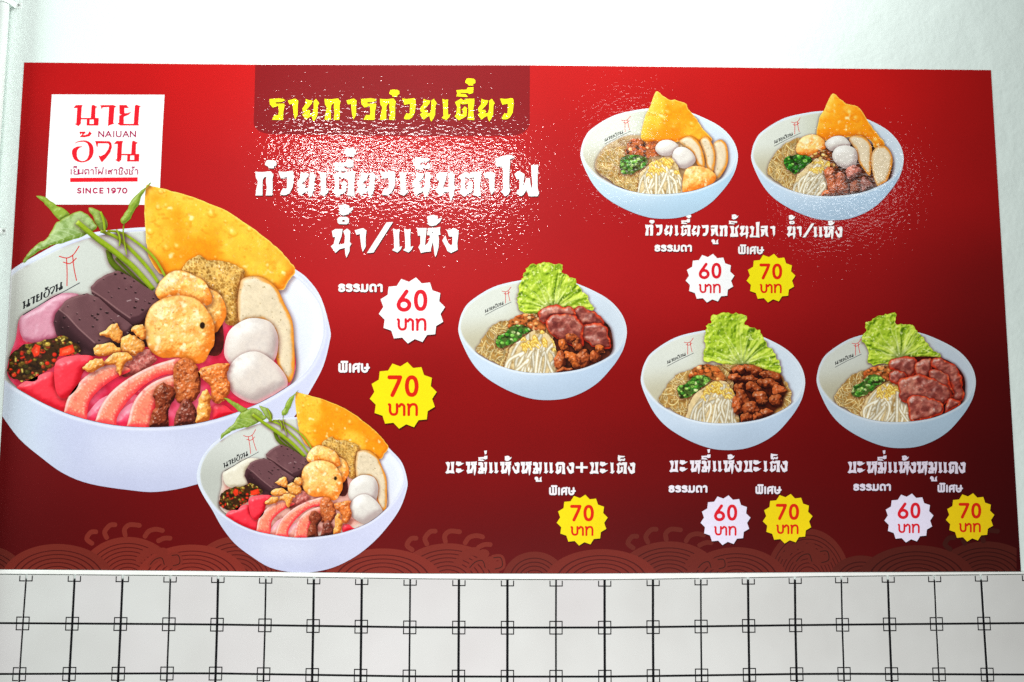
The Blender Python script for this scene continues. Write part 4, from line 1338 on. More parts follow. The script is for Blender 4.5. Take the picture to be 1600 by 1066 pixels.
def k_bits(P, s, seed, cols, n, r0, r1, ring=False, base=None):
    """a heap of small chopped pieces"""
    p = Pic(frill(P, 2.5 * s, 6 * s, seed), 0.95)
    p.fill(base if base is not None else rgb(70, 44, 20))
    p.mottle(rgb(30, 18, 8), 5 * s, 0, .25, seed, .7)
    r = random.Random(seed)
    x0, x1, y0, y1 = p.X.min(), p.X.max(), p.Y.min(), p.Y.max()
    for _ in range(n):
        x, y = r.uniform(x0, x1), r.uniform(y0, y1)
        c = rgb(*r.choice(cols))
        rr = r.uniform(r0, r1) * s
        ra = r.uniform(.55, 1.0)
        p.dot(x + .5 * s, y + .8 * s, rr * 1.1, c * .38, .75, rr * ra * 1.1)
        p.dot(x, y, rr, c, .95, rr * ra)
        if ring and r.random() < .45:
            p.dot(x, y, rr * .45, c * .5, .8, rr * ra * .45)
        else:
            p.dot(x - .25 * rr, y - .3 * rr, rr * .4, np.clip(c * 1.25 + .12, 0, 1), .7, rr * ra * .35)
    return p


def k_noodles(P, s, seed, n=150, tan=1.0):
    p = Pic(frill(P, 2.4, 7, seed), 0.9)
    p.fill(rgb(184, 144, 82) * tan)
    p.mottle(rgb(150, 106, 50), 8 * s, .0, .25, seed, .8)
    r = random.Random(seed)
    x0, x1, y0, y1 = p.X.min(), p.X.max(), p.Y.min(), p.Y.max()
    for _ in range(n):
        x, y = r.uniform(x0, x1), r.uniform(y0, y1)
        a = r.uniform(0.6, 2.4) if r.random() < .7 else r.uniform(0, 6.28)
        k = r.uniform(-.5, .5)
        q = []
        for j in range(9):
            q.append((x, y))
            x, y = x + math.cos(a) * 3.4 * s, y + math.sin(a) * 3.4 * s
            a += k + r.uniform(-.18, .18)
        b = r.uniform(.82, 1.05)
        p.stroke(q, 2.5 * s, rgb(230, 198, 126) * b * tan, .95, .6, hi=rgb(255, 240, 192) * b, lo=rgb(138, 94, 38) * b)
    return p


def k_sprouts(P, s, seed, top, base_y, x0, x1):
    p = Pic(frill(P, 2.2, 6, seed), 0.9)
    p.fill(rgb(222, 198, 150))
    p.mottle(rgb(140, 100, 48), 7 * s, 0, .25, seed, .7)
    r = random.Random(seed)
    N = 24
    W = x1 - x0
    order = list(range(N))
    r.shuffle(order)
    for k in order:
        t = (k + r.uniform(-.6, .6)) / (N - 1)
        bx = x0 + W * t + r.uniform(-7, 7)
        tx_ = top[0] + (t - .5) * W * .62 + r.uniform(-8, 8) * s
        ty = top[1] - 5 * s + r.uniform(-3, 30) * s + abs(t - .45) * 30 * s
        mx = tx_ * .5 + bx * .5 + r.uniform(-13, 13) * s
        q = spline([(tx_ - r.uniform(2, 6), ty + 5), (tx_, ty), (mx, ty + (base_y - ty) * .42), (bx, base_y + 6 * s)], 7, False)
        b = r.uniform(.86, 1.03)
        p.stroke(q, r.uniform(4.6, 6.4) * s, rgb(236, 226, 200) * b, 1, .8, hi=rgb(255, 252, 236) * min(b, 1), lo=rgb(168, 142, 96) * b)
    for k in range(26):
        x, y = top[0] + r.uniform(-.36, .40) * W, top[1] + r.uniform(-7, 15) * s
        y += abs(x - top[0]) * .35
        p.stroke(spline([(x, y), (x + r.uniform(1, 4) * s, y - 3 * s), (x + r.uniform(3, 9) * s, y + r.uniform(-1, 5) * s)], 4, False), r.uniform(3, 4.6) * s,
                 rgb(236, 200, 86), .95, .8, hi=rgb(255, 240, 160), lo=rgb(186, 130, 34))
    return p


# ------------------------------------------------------------------ the printed name on every bowl
def bowl_mark(parent, T, key, ox, oy, kx, ky, layer, w=1.0, dark=(30, 30, 34)):
    m = lambda L: T(cr(key, [((x - 135) * kx + ox, (y - 400) * ky + oy) for x, y in L]))
    tor = [m(spline(q, 4, False)) for q in ([(355, 460), (400, 470), (440, 448), (472, 400)], [(380, 495), (418, 503), (455, 472)],
                                            [(398, 475), (401, 560), (400, 635)], [(434, 455), (442, 530), (457, 603)])]
    strokes_mesh('bowl_emblem', parent, tor, 1.55 * w, rgb(214, 40, 36), layer, 0.45)
    # name along a rising base line
    seq = [('น', 0, 1.22), ('า', 1.28, .8), ('ย', 2.12, 1.15), ('อ', 3.34, 1.0), ('้', 3.55, 0), ('ว', 4.36, .8), ('น', 5.2, 1.22)]
    g = []
    u = 240 / 6.45
    for ch, x, _ in seq:
        polys, gx0, gy0, gs = LG[ch]
        for q in polys[:1]:
            q = (q - (gx0, gy0)) / gs
            if ch == '้':
                q = q - (0, 1.6)
            X = 135 + (x + q[:, 0]) * u
            Y = 732 + q[:, 1] * u * 1.2 - (X - 135) * .52
            g.append([m(list(zip(X, Y)))])
    flat_polys('bowl_name', parent, g + [[q[0] + (.55 * w, 0)] for q in g[:0]], rgb(*dark), layer)
    flat_polys('bowl_name', parent, g, rgb(*dark), layer + .3, (.6 * w, .25 * w))
    strokes_mesh('bowl_caption', parent, [m([(140, 808), (300, 712), (400, 660), (475, 618)])], 1.5 * w, rgb(96, 98, 100), layer, 0.45)


# ------------------------------------------------------------------ bowls of pink noodle soup (large, and its small copy)
def soup_bowl(T, s, clip, L, body, inner, broth, label, seed=0):
    cl = (lambda P: clip_left(P)) if clip else (lambda P: P)
    b = Pic(cl(body), 1.3)
    b.fill(rgb(203, 206, 234))
    u = (b.X - b.X.min()) / np.ptp(b.X)
    v = (b.Y - b.Y.min()) / np.ptp(b.Y)
    b.mix(rgb(186, 190, 222), ss(.9, 0, u) * ss(.6, 1, v) * .5).mix(rgb(222, 224, 246), ss(.5, 1, u) * .6)
    b.mix(rgb(214, 228, 236), ss(.25, 0, u) * .7).mix(rgb(232, 234, 250), np.exp(-((u - .42) / .25) ** 2 - ((v - .84) / .10) ** 2) * .5)
    b.mix(rgb(236, 240, 252), (1 - ss(0, 5 * s, b.sd)) * ss(.75, .45, v) * .8)
    b.mix(rgb(238, 240, 252), np.exp(-((sdf(cl(inner), b.X, b.Y) + 3.2 * s) / (2.2 * s)) ** 2) * .75)
    b.mottle(rgb(190, 194, 226), 60 * s, 0, .4, 3, .25)
    B = b.out('bowl_picture', poster, L)
    nm(B, label)
    begin_photo(s)
    p = Pic(cl(inner), 1.3)
    u = (p.X - p.X.min()) / np.ptp(p.X)
    v = (p.Y - p.Y.min()) / np.ptp(p.Y)
    p.fill(rgb(214, 216, 208)).mix(rgb(236, 240, 252), ss(.55, .85, u)).mix(rgb(176, 178, 168), ss(.2, .5, v) * ss(.5, .1, u) * .5)
    p.mix(rgb(246, 248, 255), np.exp(-((p.sd - 9 * s) / (6 * s)) ** 2) * ss(.7, .9, u) * .7)
    p.mix(rgb(150, 140, 150), ss(.35, .7, v) * ss(.98, .80, u) * ss(.6, .8, u) * .4)
    p.mix(rgb(238, 240, 244), (1 - ss(0, 3 * s, p.sd)) * .7)
    p.out('bowl_inside', B, L + 1)
    Pic.clip = front_rim(np.asarray(inner))
    T2 = lambda key, pts, n=5: cl(T(spline(cr(key, pts), n)))
    q = Pic(T2('px', [(14, 590), (15, 560), (25, 530), (33, 495), (66, 478), (90, 462), (150, 470), (330, 480), (440, 520), (462, 560), (455, 598), (430, 618), (372, 645), (302, 662), (226, 667), (163, 661), (101, 643), (45, 617)]), 1.3)
    if broth:
        q.fill(rgb(238, 44, 80)).mottle(rgb(255, 128, 160), 34 * s, -.05, .25, 2, .7).mottle(rgb(196, 18, 50), 26 * s, .05, .3, 6, .6)
        q.mix(rgb(255, 190, 205), ss(.22, .32, fbm(q.X, q.Y, 16 * s, 4, 8)) * .6)
        q.mix(rgb(206, 150, 160), ss(10 * s, 0, q.sd) * ss(.5, .1, (q.Y - q.Y.min()) / np.ptp(q.Y)) * .8)
    else:
        q.fill(rgb(238, 178, 162)).mottle(rgb(150, 60, 50), 20 * s, -.05, .2, 2, .6).mix(rgb(226, 222, 208), ss(14 * s, 0, q.sd) * .8)
    q.out('broth', B, L + 2)
    w1 = T2('c3', [(118, 840), (165, 790), (230, 760), (330, 690), (430, 678), (470, 700), (360, 780), (330, 850), (350, 940), (220, 975), (135, 945)])
    p = Pic(w1, 1.2).fill(rgb(214, 150, 168) if broth else rgb(224, 216, 196))
    p.lump(12 * s, rgb(172, 84, 110) if broth else rgb(186, 172, 146), rgb(246, 206, 220) if broth else rgb(248, 244, 230), 16 * s, 2.4 * s, 4, .2)
    p.mix(rgb(170, 90, 112) if broth else rgb(206, 200, 186), (1 - ss(0, 6 * s, p.sd)) * .5)
    p.out('wide_noodle', B, L + 3)
    bowl_mark(B, T, 'c3', 135, 400, 1, 1, L + 3, 1.0 * (1 if s > .8 else .62))
    # morning glory leaves and stems
    k_leaf(T2('c3', [(215, 100), (270, 108), (330, 150), (390, 185), (420, 210), (360, 242), (310, 190), (262, 140)]), s, 3, .1).out('leaf', B, L + 4)
    k_leaf(T2('c3', [(530, 170), (600, 195), (635, 240), (635, 300), (600, 310), (560, 235)]), s, 5, .35).out('leaf', B, L + 4)
    vein = T(spline(cr('c3', [(520, 315), (400, 350), (290, 400), (200, 450)]), 6, False))
    k_leaf(T2('c3', [(145, 497), (160, 450), (210, 400), (290, 340), (330, 270), (400, 220), (480, 195), (530, 215), (560, 260), (575, 290), (530, 320), (420, 370), (300, 402), (220, 440)]), s, 4, .72 if broth else .2, vein).out('leaf', B, L + 5)
    st_k = .78
    st = [([(645, 420), (665, 490), (710, 540), (770, 590)], 40, True), ([(640, 310), (720, 320), (820, 380), (920, 470), (990, 590)], 20, False), ([(600, 310), (700, 350), (800, 440), (890, 540), (945, 620)], 27, False),
          ([(690, 470), (760, 540), (830, 610), (880, 650)], 26, True), ([(460, 255), (560, 340), (680, 430), (800, 530), (915, 660)], 38, False), ([(600, 195), (618, 250), (625, 310)], 18, False), ([(740, 262), (735, 330), (755, 450)], 11, False), ([(695, 300), (715, 350), (712, 400)], 14, False)]
    sc_ = 1 / 3.807 * (1.0 if s > .8 else s)
    for i_, (c_, w_, dk) in enumerate(st):
        k_stem(T(cr('c3', c_)), w_ * sc_ * (st_k if w_ < 35 else .9), s, dk).out('stem', B, L + 7 + i_ * .5)
    k_leaf(T2('c3', [(902, 18), (862, 75), (822, 160), (780, 235), (735, 262), (725, 235), (760, 180), (800, 110)]), s, 6, .05).out('leaf', B, L + 11)
    k_cracker(T2('c4', [(30, 42), (60, 38), (190, 70), (330, 115), (480, 185), (600, 270), (690, 340), (760, 410), (806, 475), (770, 530), (730, 580), (600, 560), (500, 540), (400, 520), (300, 510), (120, 500), (50, 420), (30, 330), (22, 180)]), s, 7).out('wonton_crisp', B, L + 6)
    bk = Pic(T2('c3', [(600, 700), (800, 740), (960, 700), (1066, 640), (1260, 720), (1330, 900), (1300, 1050), (1100, 1010), (800, 1000), (640, 1040), (500, 1040), (420, 900)]), 1.3)
    bk.fill(rgb(78, 30, 26)).mottle(rgb(140, 60, 40), 12 * s, 0, .3, 9, .6).out('shaded_filling', B, L + 5.5)
    TL = lambda key, pts, n=3: T(spline(cr(key, pts), n, False))
    TS = lambda key, pts: frill(T(np.concatenate([np.linspace(p_, q_, 5)[:-1] for p_, q_ in zip(cr(key, pts), np.roll(cr(key, pts), -1, 0))])), 1.0 * s, 9 * s, 3)
    k_blood(TS('c3', [(541, 642), (575, 606), (640, 566), (700, 543), (760, 570), (860, 634), (968, 708), (945, 748), (835, 852), (790, 866), (700, 808), (610, 730), (545, 682)]), s, 21,
            TS('c3', [(520, 660), (560, 672), (620, 712), (700, 775), (775, 826), (830, 808), (900, 760), (985, 712), (990, 800), (820, 900), (700, 850), (560, 760)]),
            TL('c3', [(548, 664), (620, 712), (700, 774), (775, 826)])).out('blood_jelly_cube', B, L + 12)
    k_blood(TS('c3', [(318, 850), (334, 800), (385, 728), (430, 702), (520, 678), (590, 706), (680, 792), (792, 872), (745, 960), (620, 1000), (580, 1048), (500, 1055), (420, 1008), (340, 925)]), s, 22,
            TS('c3', [(300, 860), (345, 770), (380, 790), (460, 880), (560, 972), (610, 985), (700, 930), (800, 870), (800, 1010), (560, 1080), (380, 1020), (300, 930)]),
            TL('c3', [(348, 772), (400, 812), (470, 888), (565, 974)])).out('blood_jelly_cube', B, L + 13)
    k_sponge(T2('c4', [(215, 478), (235, 440), (300, 398), (345, 425), (430, 430), (530, 470), (541, 520), (515, 600), (512, 752), (440, 748), (420, 620), (330, 560), (250, 510)]), s, 3).out('tofu_puff', B, L + 12)
    k_friedball(T2('c4', [(290, 560), (360, 570), (420, 610), (447, 690), (425, 755), (382, 802), (330, 740), (300, 640)]), s * .8, 15).out('tofu_puff', B, L + 13)
    k_friedball(T2('c4', [(78, 595), (105, 530), (160, 483), (215, 478), (290, 505), (345, 548), (372, 640), (300, 660), (200, 620), (120, 636)]), s * .8, 5).out('tofu_puff', B, L + 13.5)
    k_fishcake(T2('c4', [(515, 560), (530, 520), (590, 505), (650, 520), (710, 570), (750, 650), (790, 740), (800, 860), (800, 1000), (770, 1060), (720, 980), (700, 900), (700, 800), (640, 740), (560, 740), (515, 750), (505, 640)]), s * 1.2, 6).out('fish_cake_slice', B, L + 13)
    fb = k_friedball(T2('c4', [(22, 790), (40, 690), (100, 630), (190, 605), (280, 620), (340, 670), (380, 750), (385, 850), (360, 900), (330, 950), (280, 960), (200, 930), (120, 930), (50, 890)]), s, 9)
    h = T(cr('c4', [(322, 762)]))[0]
    fb.dot(h[0], h[1], 4.2 * s, rgb(40, 22, 10), .95, 5.2 * s)
    fb.out('fried_fish_ball', B, L + 14)
    ti = (1, .97, .96) if broth else (1, 1, 1)
    k_fishball(T2('c6', [(480, 190), (500, 80), (560, 20), (640, -10), (740, 10), (785, 80), (790, 150), (770, 230), (700, 300), (560, 300), (510, 250)]), s, 3, ti).out('fish_ball', B, L + 14)
    k_fishball(T2('c6', [(495, 320), (530, 240), (600, 190), (680, 185), (760, 235), (820, 300), (845, 360), (820, 420), (740, 465), (650, 480), (570, 450), (515, 400)]), s * 1.1, 4, ti).out('fish_ball', B, L + 15)
    rel = k_bits(T2('c5', [(45, 290), (70, 200), (130, 150), (200, 130), (290, 110), (370, 90), (420, 130), (460, 160), (430, 200), (340, 215), (310, 270), (240, 310), (200, 350), (110, 350), (60, 320)]), s, 8,
           [(110, 84, 30), (86, 56, 26), (216, 44, 24), (196, 160, 70), (60, 42, 18), (140, 116, 44), (160, 60, 30), (96, 40, 30), (70, 62, 24), (230, 60, 30)], 330, 1.0, 4.6)
    r = random.Random(5)
    for _ in range(46):
        x, y = rel.X.min() + r.random() * np.ptp(rel.X), rel.Y.min() + r.random() * np.ptp(rel.Y)
        a_ = r.uniform(0, 3.1)
        c_ = rgb(*r.choice([(226, 52, 28), (150, 120, 40), (74, 62, 22), (52, 36, 18), (204, 176, 90), (120, 100, 30)]))
        rel.stroke([(x, y), (x + math.cos(a_) * 5 * s, y + math.sin(a_) * 4 * s)], r.uniform(2.4, 4.4) * s, c_, .95, .8, hi=np.clip(c_ * 1.3, 0, 1), lo=c_ * .5)
    for q_ in ([(205, 140), (235, 150), (228, 200), (200, 215), (180, 175)], [(345, 165), (420, 140), (432, 185), (400, 200), (342, 215)]):
        rel.mix(rgb(236, 62, 34), ss(-.5, .8, sdf(T(cr('c5', q_)), rel.X, rel.Y)))
        rel.mix(rgb(255, 150, 110), ss(3, 5, sdf(T(cr('c5', q_)), rel.X, rel.Y)) * .4)
    rel.out('chilli_relish', B, L + 14)
    k_crimson(T2('c5', [(95, 392), (200, 330), (310, 300), (330, 400), (425, 430), (385, 560), (260, 520), (130, 470)]), s, 3).out('pink_squid_piece', B, L + 14)
    k_crimson(T2('c5', [(315, 270), (345, 225), (430, 205), (530, 208), (535, 262), (480, 300), (440, 400), (365, 452), (322, 400)]), s, 6).out('pink_squid_piece', B, L + 15)
    k_meat(T2('c5', [(690, 300), (700, 240), (830, 168), (880, 200), (895, 240), (820, 290), (720, 330)]), s, 4, (206, 118, 108), (140, 60, 56), (236, 170, 156)).out('squid_piece', B, L + 14)
    for i_, sh in enumerate(([(470, 640), (560, 470), (700, 420), (840, 470), (700, 640)], [(150, 470), (300, 440), (400, 500), (380, 600), (230, 560)], [(650, 640), (720, 500), (860, 470), (900, 640)])):
        k_sheen(T2('c5', sh), s, 3 + i_, broth).out('broth', B, L + 3.2 + i_ * .2)
    k_squid(T2('c5', [(366, 600), (372, 520), (392, 450), (440, 380), (510, 312), (600, 264), (690, 262), (752, 290), (660, 338), (575, 400), (515, 475), (485, 600)]), s, 2).out('squid_slice', B, L + 15)
    k_squid(T2('c5', [(545, 650), (556, 560), (592, 478), (650, 405), (740, 335), (850, 275), (960, 236), (1040, 224), (1050, 300), (940, 318), (850, 362), (770, 430), (710, 500), (672, 570), (664, 655)]), s, 4).out('squid_slice', B, L + 16)
    k_squid(T2('c5', [(736, 665), (742, 560), (772, 468), (830, 395), (905, 346), (990, 318), (1050, 315), (1060, 390), (985, 402), (930, 440), (892, 500), (876, 580), (874, 665)]), s, 6).out('squid_slice', B, L + 17)
    md, ml = (104, 40, 24), (232, 140, 84)
    k_meat(T2('c6', [(190, 290), (230, 220), (300, 240), (340, 310), (345, 400), (300, 475), (210, 475), (195, 380)]), s, 1, (204, 110, 58), md, ml).out('braised_meat', B, L + 18)
    k_meat(T2('c6', [(345, 280), (500, 248), (495, 320), (517, 390), (480, 465), (420, 475), (400, 380), (345, 330)]), s, 2, (230, 128, 60), (150, 66, 30), (255, 190, 116)).out('braised_meat', B, L + 18)
    k_meat(T2('c6', [(75, 420), (120, 362), (180, 380), (207, 430), (160, 520), (158, 670), (58, 670), (60, 550), (90, 490)]), s, 3, (140, 62, 38), (62, 22, 16), (206, 120, 84)).out('braised_meat', B, L + 19)
    k_meat(T2('c6', [(184, 670), (220, 500), (270, 452), (322, 520), (340, 650), (250, 680)]), s, 4, (128, 60, 46), (60, 24, 18), (200, 120, 96)).out('braised_meat', B, L + 19)
    k_garlic(T2('c6', [(335, 480), (370, 385), (407, 430), (405, 540), (384, 650), (326, 640)]), s * 1.6, 5).out('carrot_piece', B, L + 20)
    k_crimson(T2('c6', [(420, 500), (480, 490), (540, 530), (600, 508), (560, 556), (430, 584)]), s * .7, 9).out('pink_squid_piece', B, L + 17)
    for i_, g in enumerate(([(580, 80), (660, 20), (690, 50), (700, 100), (680, 135), (600, 90)], [(700, 110), (760, 85), (820, 120), (820, 170), (780, 200), (710, 190)], [(535, 190), (560, 150), (650, 140), (700, 180), (640, 205), (600, 215)],
                            [(600, 250), (640, 200), (720, 190), (760, 220), (720, 260), (690, 330), (660, 262)], [(760, 50), (810, 30), (840, 60), (830, 110), (780, 85)], [(475, 280), (520, 235), (590, 220), (592, 262), (520, 300)])):
        k_garlic(T2('c5', g), s, i_ + 2).out('fried_garlic', B, L + 18 + i_ * .3)
    end_photo(s, .42)
    return B


ID = lambda P: np.asarray(P, float)
A_body = spline([(516, 515), (515, 535), (505, 573), (486, 609), (465, 644), (430, 690), (380, 728), (307, 757), (247, 768.5), (200, 765.5), (141, 756), (100, 740), (65, 715), (30, 685), (1, 646), (-18, 620), (-22, 560), (-18, 500), (-5, 455), (18, 423), (52, 402), (100, 377), (150, 363), (197, 357.5), (240, 355), (300, 356), (380, 378), (430, 400), (460, 420), (481, 436), (502, 466)], 4)
A_in = spline([(505, 500), (503, 535), (480, 580), (430, 617), (372, 644), (302, 663), (226, 668), (163, 662), (101, 645), (45, 618), (3, 590), (-14, 560), (-12, 500), (2, 458), (22, 428), (56, 408), (105, 384), (152, 369), (197, 363), (240, 361), (300, 362), (375, 384), (425, 407), (455, 428), (478, 448), (498, 474)], 4)
soup_bowl(ID, 1.0, True, 20, A_body, A_in, True, 'largest bowl picture, pink soup with squid, blood jelly and fish balls')
src = np.array([(230.5, 290.5), (460, 422.6), (280, 517), (65, 560), (143, 449), (253.5, 468), (402, 590), (103, 652), (38, 410), (454, 590), (226, 674), (516, 520), (31, 498), (440, 430), (372, 650)])
dst = np.array([(465, 613), (606.8, 702), (509, 748.5), (377, 779), (415.4, 706), (483, 722), (566, 803.7), (401.8, 828.5), (340.7, 687.4), (603, 800), (474, 838), (636, 748), (352, 741), (592, 707), (560, 828)])


def _basis(P):
    x, y = (P[:, 0] - 250) / 250, (P[:, 1] - 510) / 250
    return np.stack([np.ones(len(P)), x, y, x * y, x * x, y * y], 1)


_W = np.linalg.lstsq(_basis(src), dst, rcond=None)[0]
TB = lambda P: _basis(np.asarray(P, float)) @ _W
B_body = spline(cr('c7', [(1156, 545), (1155, 600), (1120, 700), (1060, 790), (980, 880), (880, 960), (760, 1020), (640, 1046), (540, 1046), (420, 1020), (320, 960), (230, 890), (160, 800), (110, 710), (60, 630), (30, 560), (30, 500), (60, 420), (130, 340), (250, 265), (390, 225), (560, 213), (700, 215), (850, 260), (1000, 330), (1080, 400), (1130, 460)]), 4)
B_in = spline(cr('c7', [(1140, 550), (1100, 640), (1040, 710), (950, 780), (820, 830), (680, 855), (560, 860), (440, 845), (330, 820), (230, 775), (140, 710), (80, 630), (48, 560), (50, 480), (90, 400), (170, 330), (280, 275), (420, 235), (560, 222), (700, 225), (850, 272), (990, 342), (1070, 410), (1120, 470)]), 4)
soup_bowl(TB, 0.6, False, 45, B_body, B_in, False, 'second bowl picture, clear soup with squid, in front of the largest bowl')

# ------------------------------------------------------------------ egg noodle bowls
E_OUT = [(1190, 530), (1175, 640), (1135, 725), (1080, 800), (1000, 885), (900, 950), (780, 993), (640, 1003), (520, 985), (380, 930), (250, 850), (165, 760), (105, 650), (72, 560), (72, 500), (95, 420), (150, 345), (300, 252), (470, 208), (620, 192), (740, 198), (870, 232), (1050, 320), (1150, 420)]
E_IN = [(1178, 535), (1150, 630), (1075, 712), (930, 782), (800, 812), (650, 824), (500, 816), (350, 777), (205, 702), (118, 612), (84, 540), (86, 480), (110, 415), (160, 352), (305, 262), (470, 219), (620, 202), (740, 208), (862, 242), (1038, 330), (1136, 428)]


def noodle_bowl(key, fit, L, label, tone, emblem, dimb=1.0):  # dimb: light falloff to the right, put into the bowl's ink
    """fit: maps the outline measured on the first bowl onto this one"""
    fx, fy = fit
    m = lambda pts, n=5: spline(cr(key, [(fx(x), fy(y)) for x, y in pts]), n)
    s0 = 1 / 4.264
    b = Pic(m(E_OUT), 1.2)
    u = (b.X - b.X.min()) / np.ptp(b.X)
    v = (b.Y - b.Y.min()) / np.ptp(b.Y)
    b.fill(rgb(*tone)).mix(rgb(232, 240, 250) * dimb, np.exp(-((u - .36) / .22) ** 2 - ((v - .72) / .16) ** 2) * .5).mix(rgb(*tone) * .86, ss(.7, 1, v) * .5 + ss(.8, 1, u) * .3).mix(rgb(226, 238, 250) * dimb, ss(.3, 0, u) * .5)
    I = m(E_IN)
    b.mix(rgb(240, 246, 252) * dimb, np.exp(-((sdf(I, b.X, b.Y) + 1.6) / 1.5) ** 2) * .7)
    b.mix(rgb(240, 246, 252) * dimb, (1 - ss(0, 2.6, b.sd)) * ss(.7, .5, v) * .8)
    B = b.out('bowl_picture', poster, L)
    nm(B, label)
    begin_photo(.62)
    p = Pic(I, 1.15)
    u = (p.X - p.X.min()) / np.ptp(p.X)
    v = (p.Y - p.Y.min()) / np.ptp(p.Y)
    p.fill(rgb(226, 229, 218) * dimb).mix(rgb(218, 230, 242) * dimb, ss(.55, .8, u))
    p.mix(rgb(190, 180, 146) * dimb, ss(.38, .70, v + .25 * u) * ss(.62, .3, u) * .7)
    p.mix(rgb(186, 186, 150) * dimb, ss(.25, .45, u) * ss(.6, .45, u) * .35)
    p.mix(rgb(170, 180, 196) * dimb, ss(.62, .72, u) * ss(.95, .8, u) * ss(.2, .6, v) * .4)
    p.mix(rgb(244, 248, 252) * dimb, (1 - ss(0, 2.2, p.sd)) * .6)
    p.out('bowl_inside', B, L + 1)
    Pic.clip = front_rim(I)
    bowl_mark(B, ID, key, emblem[0], emblem[1], .52 * CR[key][2] / 4.264, .46 * CR[key][2] / 4.264, L + 2, .58)
    return B


def fitbox(x0, x1, y0, y1):
    return (lambda x: x0 + (x - 72) * (x1 - x0) / (1190 - 72)), (lambda y: y0 + (y - 208) * (y1 - y0) / (1003 - 208))


def shade(B, key, P, L, c, a=8):
    p = Pic(spline(cr(key, P)), 1.2).fill(rgb(*c))
    p.mottle(rgb(*c) * .45, 7, 0, .25, 5, .8).out('shaded_filling', B, L)


def noodle_base(B, key, fit, L, seed, tan=1.0, carrots=True, n=1):
    fx, fy = fit
    m = lambda pts: spline(cr(key, [(fx(x), fy(y) + (16 if y > 770 else 0)) for x, y in pts]), 5)
    mp = lambda x, y: cr(key, [(fx(x), fy(y))])[0]
    k_noodles(m([(188, 660), (215, 620), (250, 565), (290, 520), (340, 485), (420, 465), (560, 430), (660, 470), (700, 560), (640, 700), (560, 812), (430, 795), (300, 745), (215, 700)]), 1.0, seed, 230, tan).out('egg_noodles', B, L)
    if carrots:
        k_bits(m([(395, 520), (420, 465), (500, 432), (575, 440), (620, 470), (650, 520), (600, 545), (520, 520), (440, 530)]), 1.0, seed + 3, [(240, 160, 92), (226, 120, 60), (250, 190, 130), (200, 96, 44)], 46, 2.2, 4.6, base=rgb(196, 112, 56)).out('minced_topping', B, L + 1)
    k_bits(m([(318, 605), (330, 580), (385, 548), (430, 508), (500, 500), (545, 535), (500, 575), (440, 620), (370, 652), (330, 645)]), 1.0, seed + 6,
           [(84, 156, 50), (130, 190, 80), (60, 124, 40), (206, 226, 150), (50, 108, 34), (160, 206, 96)], 150, 1.5, 3.4, ring=True, base=rgb(84, 112, 50)).out('spring_onion', B, L + 2)
    t = mp(600, 575)
    a, bb = mp(385, 812), mp(728, 815)
    k_sprouts(m([(375, 778), (400, 700), (430, 640), (500, 590), (560, 545), (640, 545), (690, 590), (715, 650), (728, 740), (732, 818), (640, 824), (500, 816), (420, 798)]), 1.0, seed + 8, t, a[1] + 1, a[0], bb[0]).out('bean_sprouts', B, L + 3)


def blob(x, y, rx, ry, rot=0, seed=0, n=9):
    r = random.Random(seed * 7 + int(x) * 3 + int(y))
    a = np.linspace(0, 2 * math.pi, n, endpoint=False)
    k = np.array([r.uniform(.82, 1.14) for _ in a])
    c, s_ = math.cos(math.radians(rot)), math.sin(math.radians(rot))
    X, Y = np.cos(a) * rx * k, np.sin(a) * ry * k
    return [(x + X[i] * c - Y[i] * s_, y + X[i] * s_ + Y[i] * c) for i in range(n)]


cs = lambda key, pts, n=5: spline(cr(key, [(x, y + (16 if y > 765 else 0)) for x, y in pts]), n)

# bowl with roast pork slices and stewed pork
fE = (lambda x: x), (lambda y: y)
B = noodle_bowl('e', fE, 30, 'bowl picture with lettuce, roast pork slices and stewed pork, left of the three', (196, 216, 238), (245, 250))
k_lettuce(cr('e', [(470, 262), (498, 190), (515, 145), (560, 100), (640, 88), (760, 105), (752, 150), (820, 183), (858, 203), (860, 240), (920, 300), (950, 350), (972, 392), (900, 405), (760, 400), (620, 400), (600, 440), (500, 420), (468, 370), (462, 310)]), 1.0, 3, cr('e', [(700, 400)])[0]).out('lettuce_leaf', B, 32)
shade(B, 'e', [(600, 430), (800, 400), (1040, 480), (1095, 590), (1080, 700), (950, 775), (740, 817), (690, 640), (560, 500)], 33, (92, 44, 30))
noodle_base(B, 'e', fE, 33.5, 2)
for i_, (g, sp) in enumerate((([(820, 425), (870, 385), (940, 400), (1000, 450), (1035, 500), (950, 510), (880, 490)], [(895, 410, 40, 22)]), ([(605, 450), (620, 390), (700, 362), (800, 375), (850, 400), (835, 450), (700, 450), (650, 495), (615, 485)], []),
                              ([(885, 520), (960, 490), (1050, 510), (1078, 580), (1090, 650), (1050, 665), (960, 645), (910, 600)], [(1020, 572, 36, 26)]), ([(655, 495), (700, 440), (780, 425), (850, 440), (890, 490), (905, 560), (895, 650), (800, 625), (740, 595), (680, 555)], [(840, 505, 34, 30)]))):
    k_pork(cs('e', g), 1.0, i_ + 3, [(*cr('e', [(x, y)])[0], a / 4.264, b / 4.264) for x, y, a, b in sp]).out('roast_pork_slice', B, 37 + i_ * .5)
for i_, (x, y, rx, ry, ro) in enumerate(((770, 640, 50, 26, 50), (745, 740, 38, 55, 10), (820, 590, 40, 32, 20), (840, 735, 85, 32, 38), (900, 715, 50, 48, 0), (985, 715, 42, 40, 0), (1010, 665, 40, 26, 30), (780, 790, 50, 24, 0), (860, 640, 30, 40, 0))):
    k_meat(cs('e', blob(x, y, rx, ry, ro, i_)), 1.0, i_, (186, 92, 48) if i_ % 3 else (214, 112, 50)).out('stewed_pork_piece', B, 40 + i_ * .3)

end_photo(.62, .5)

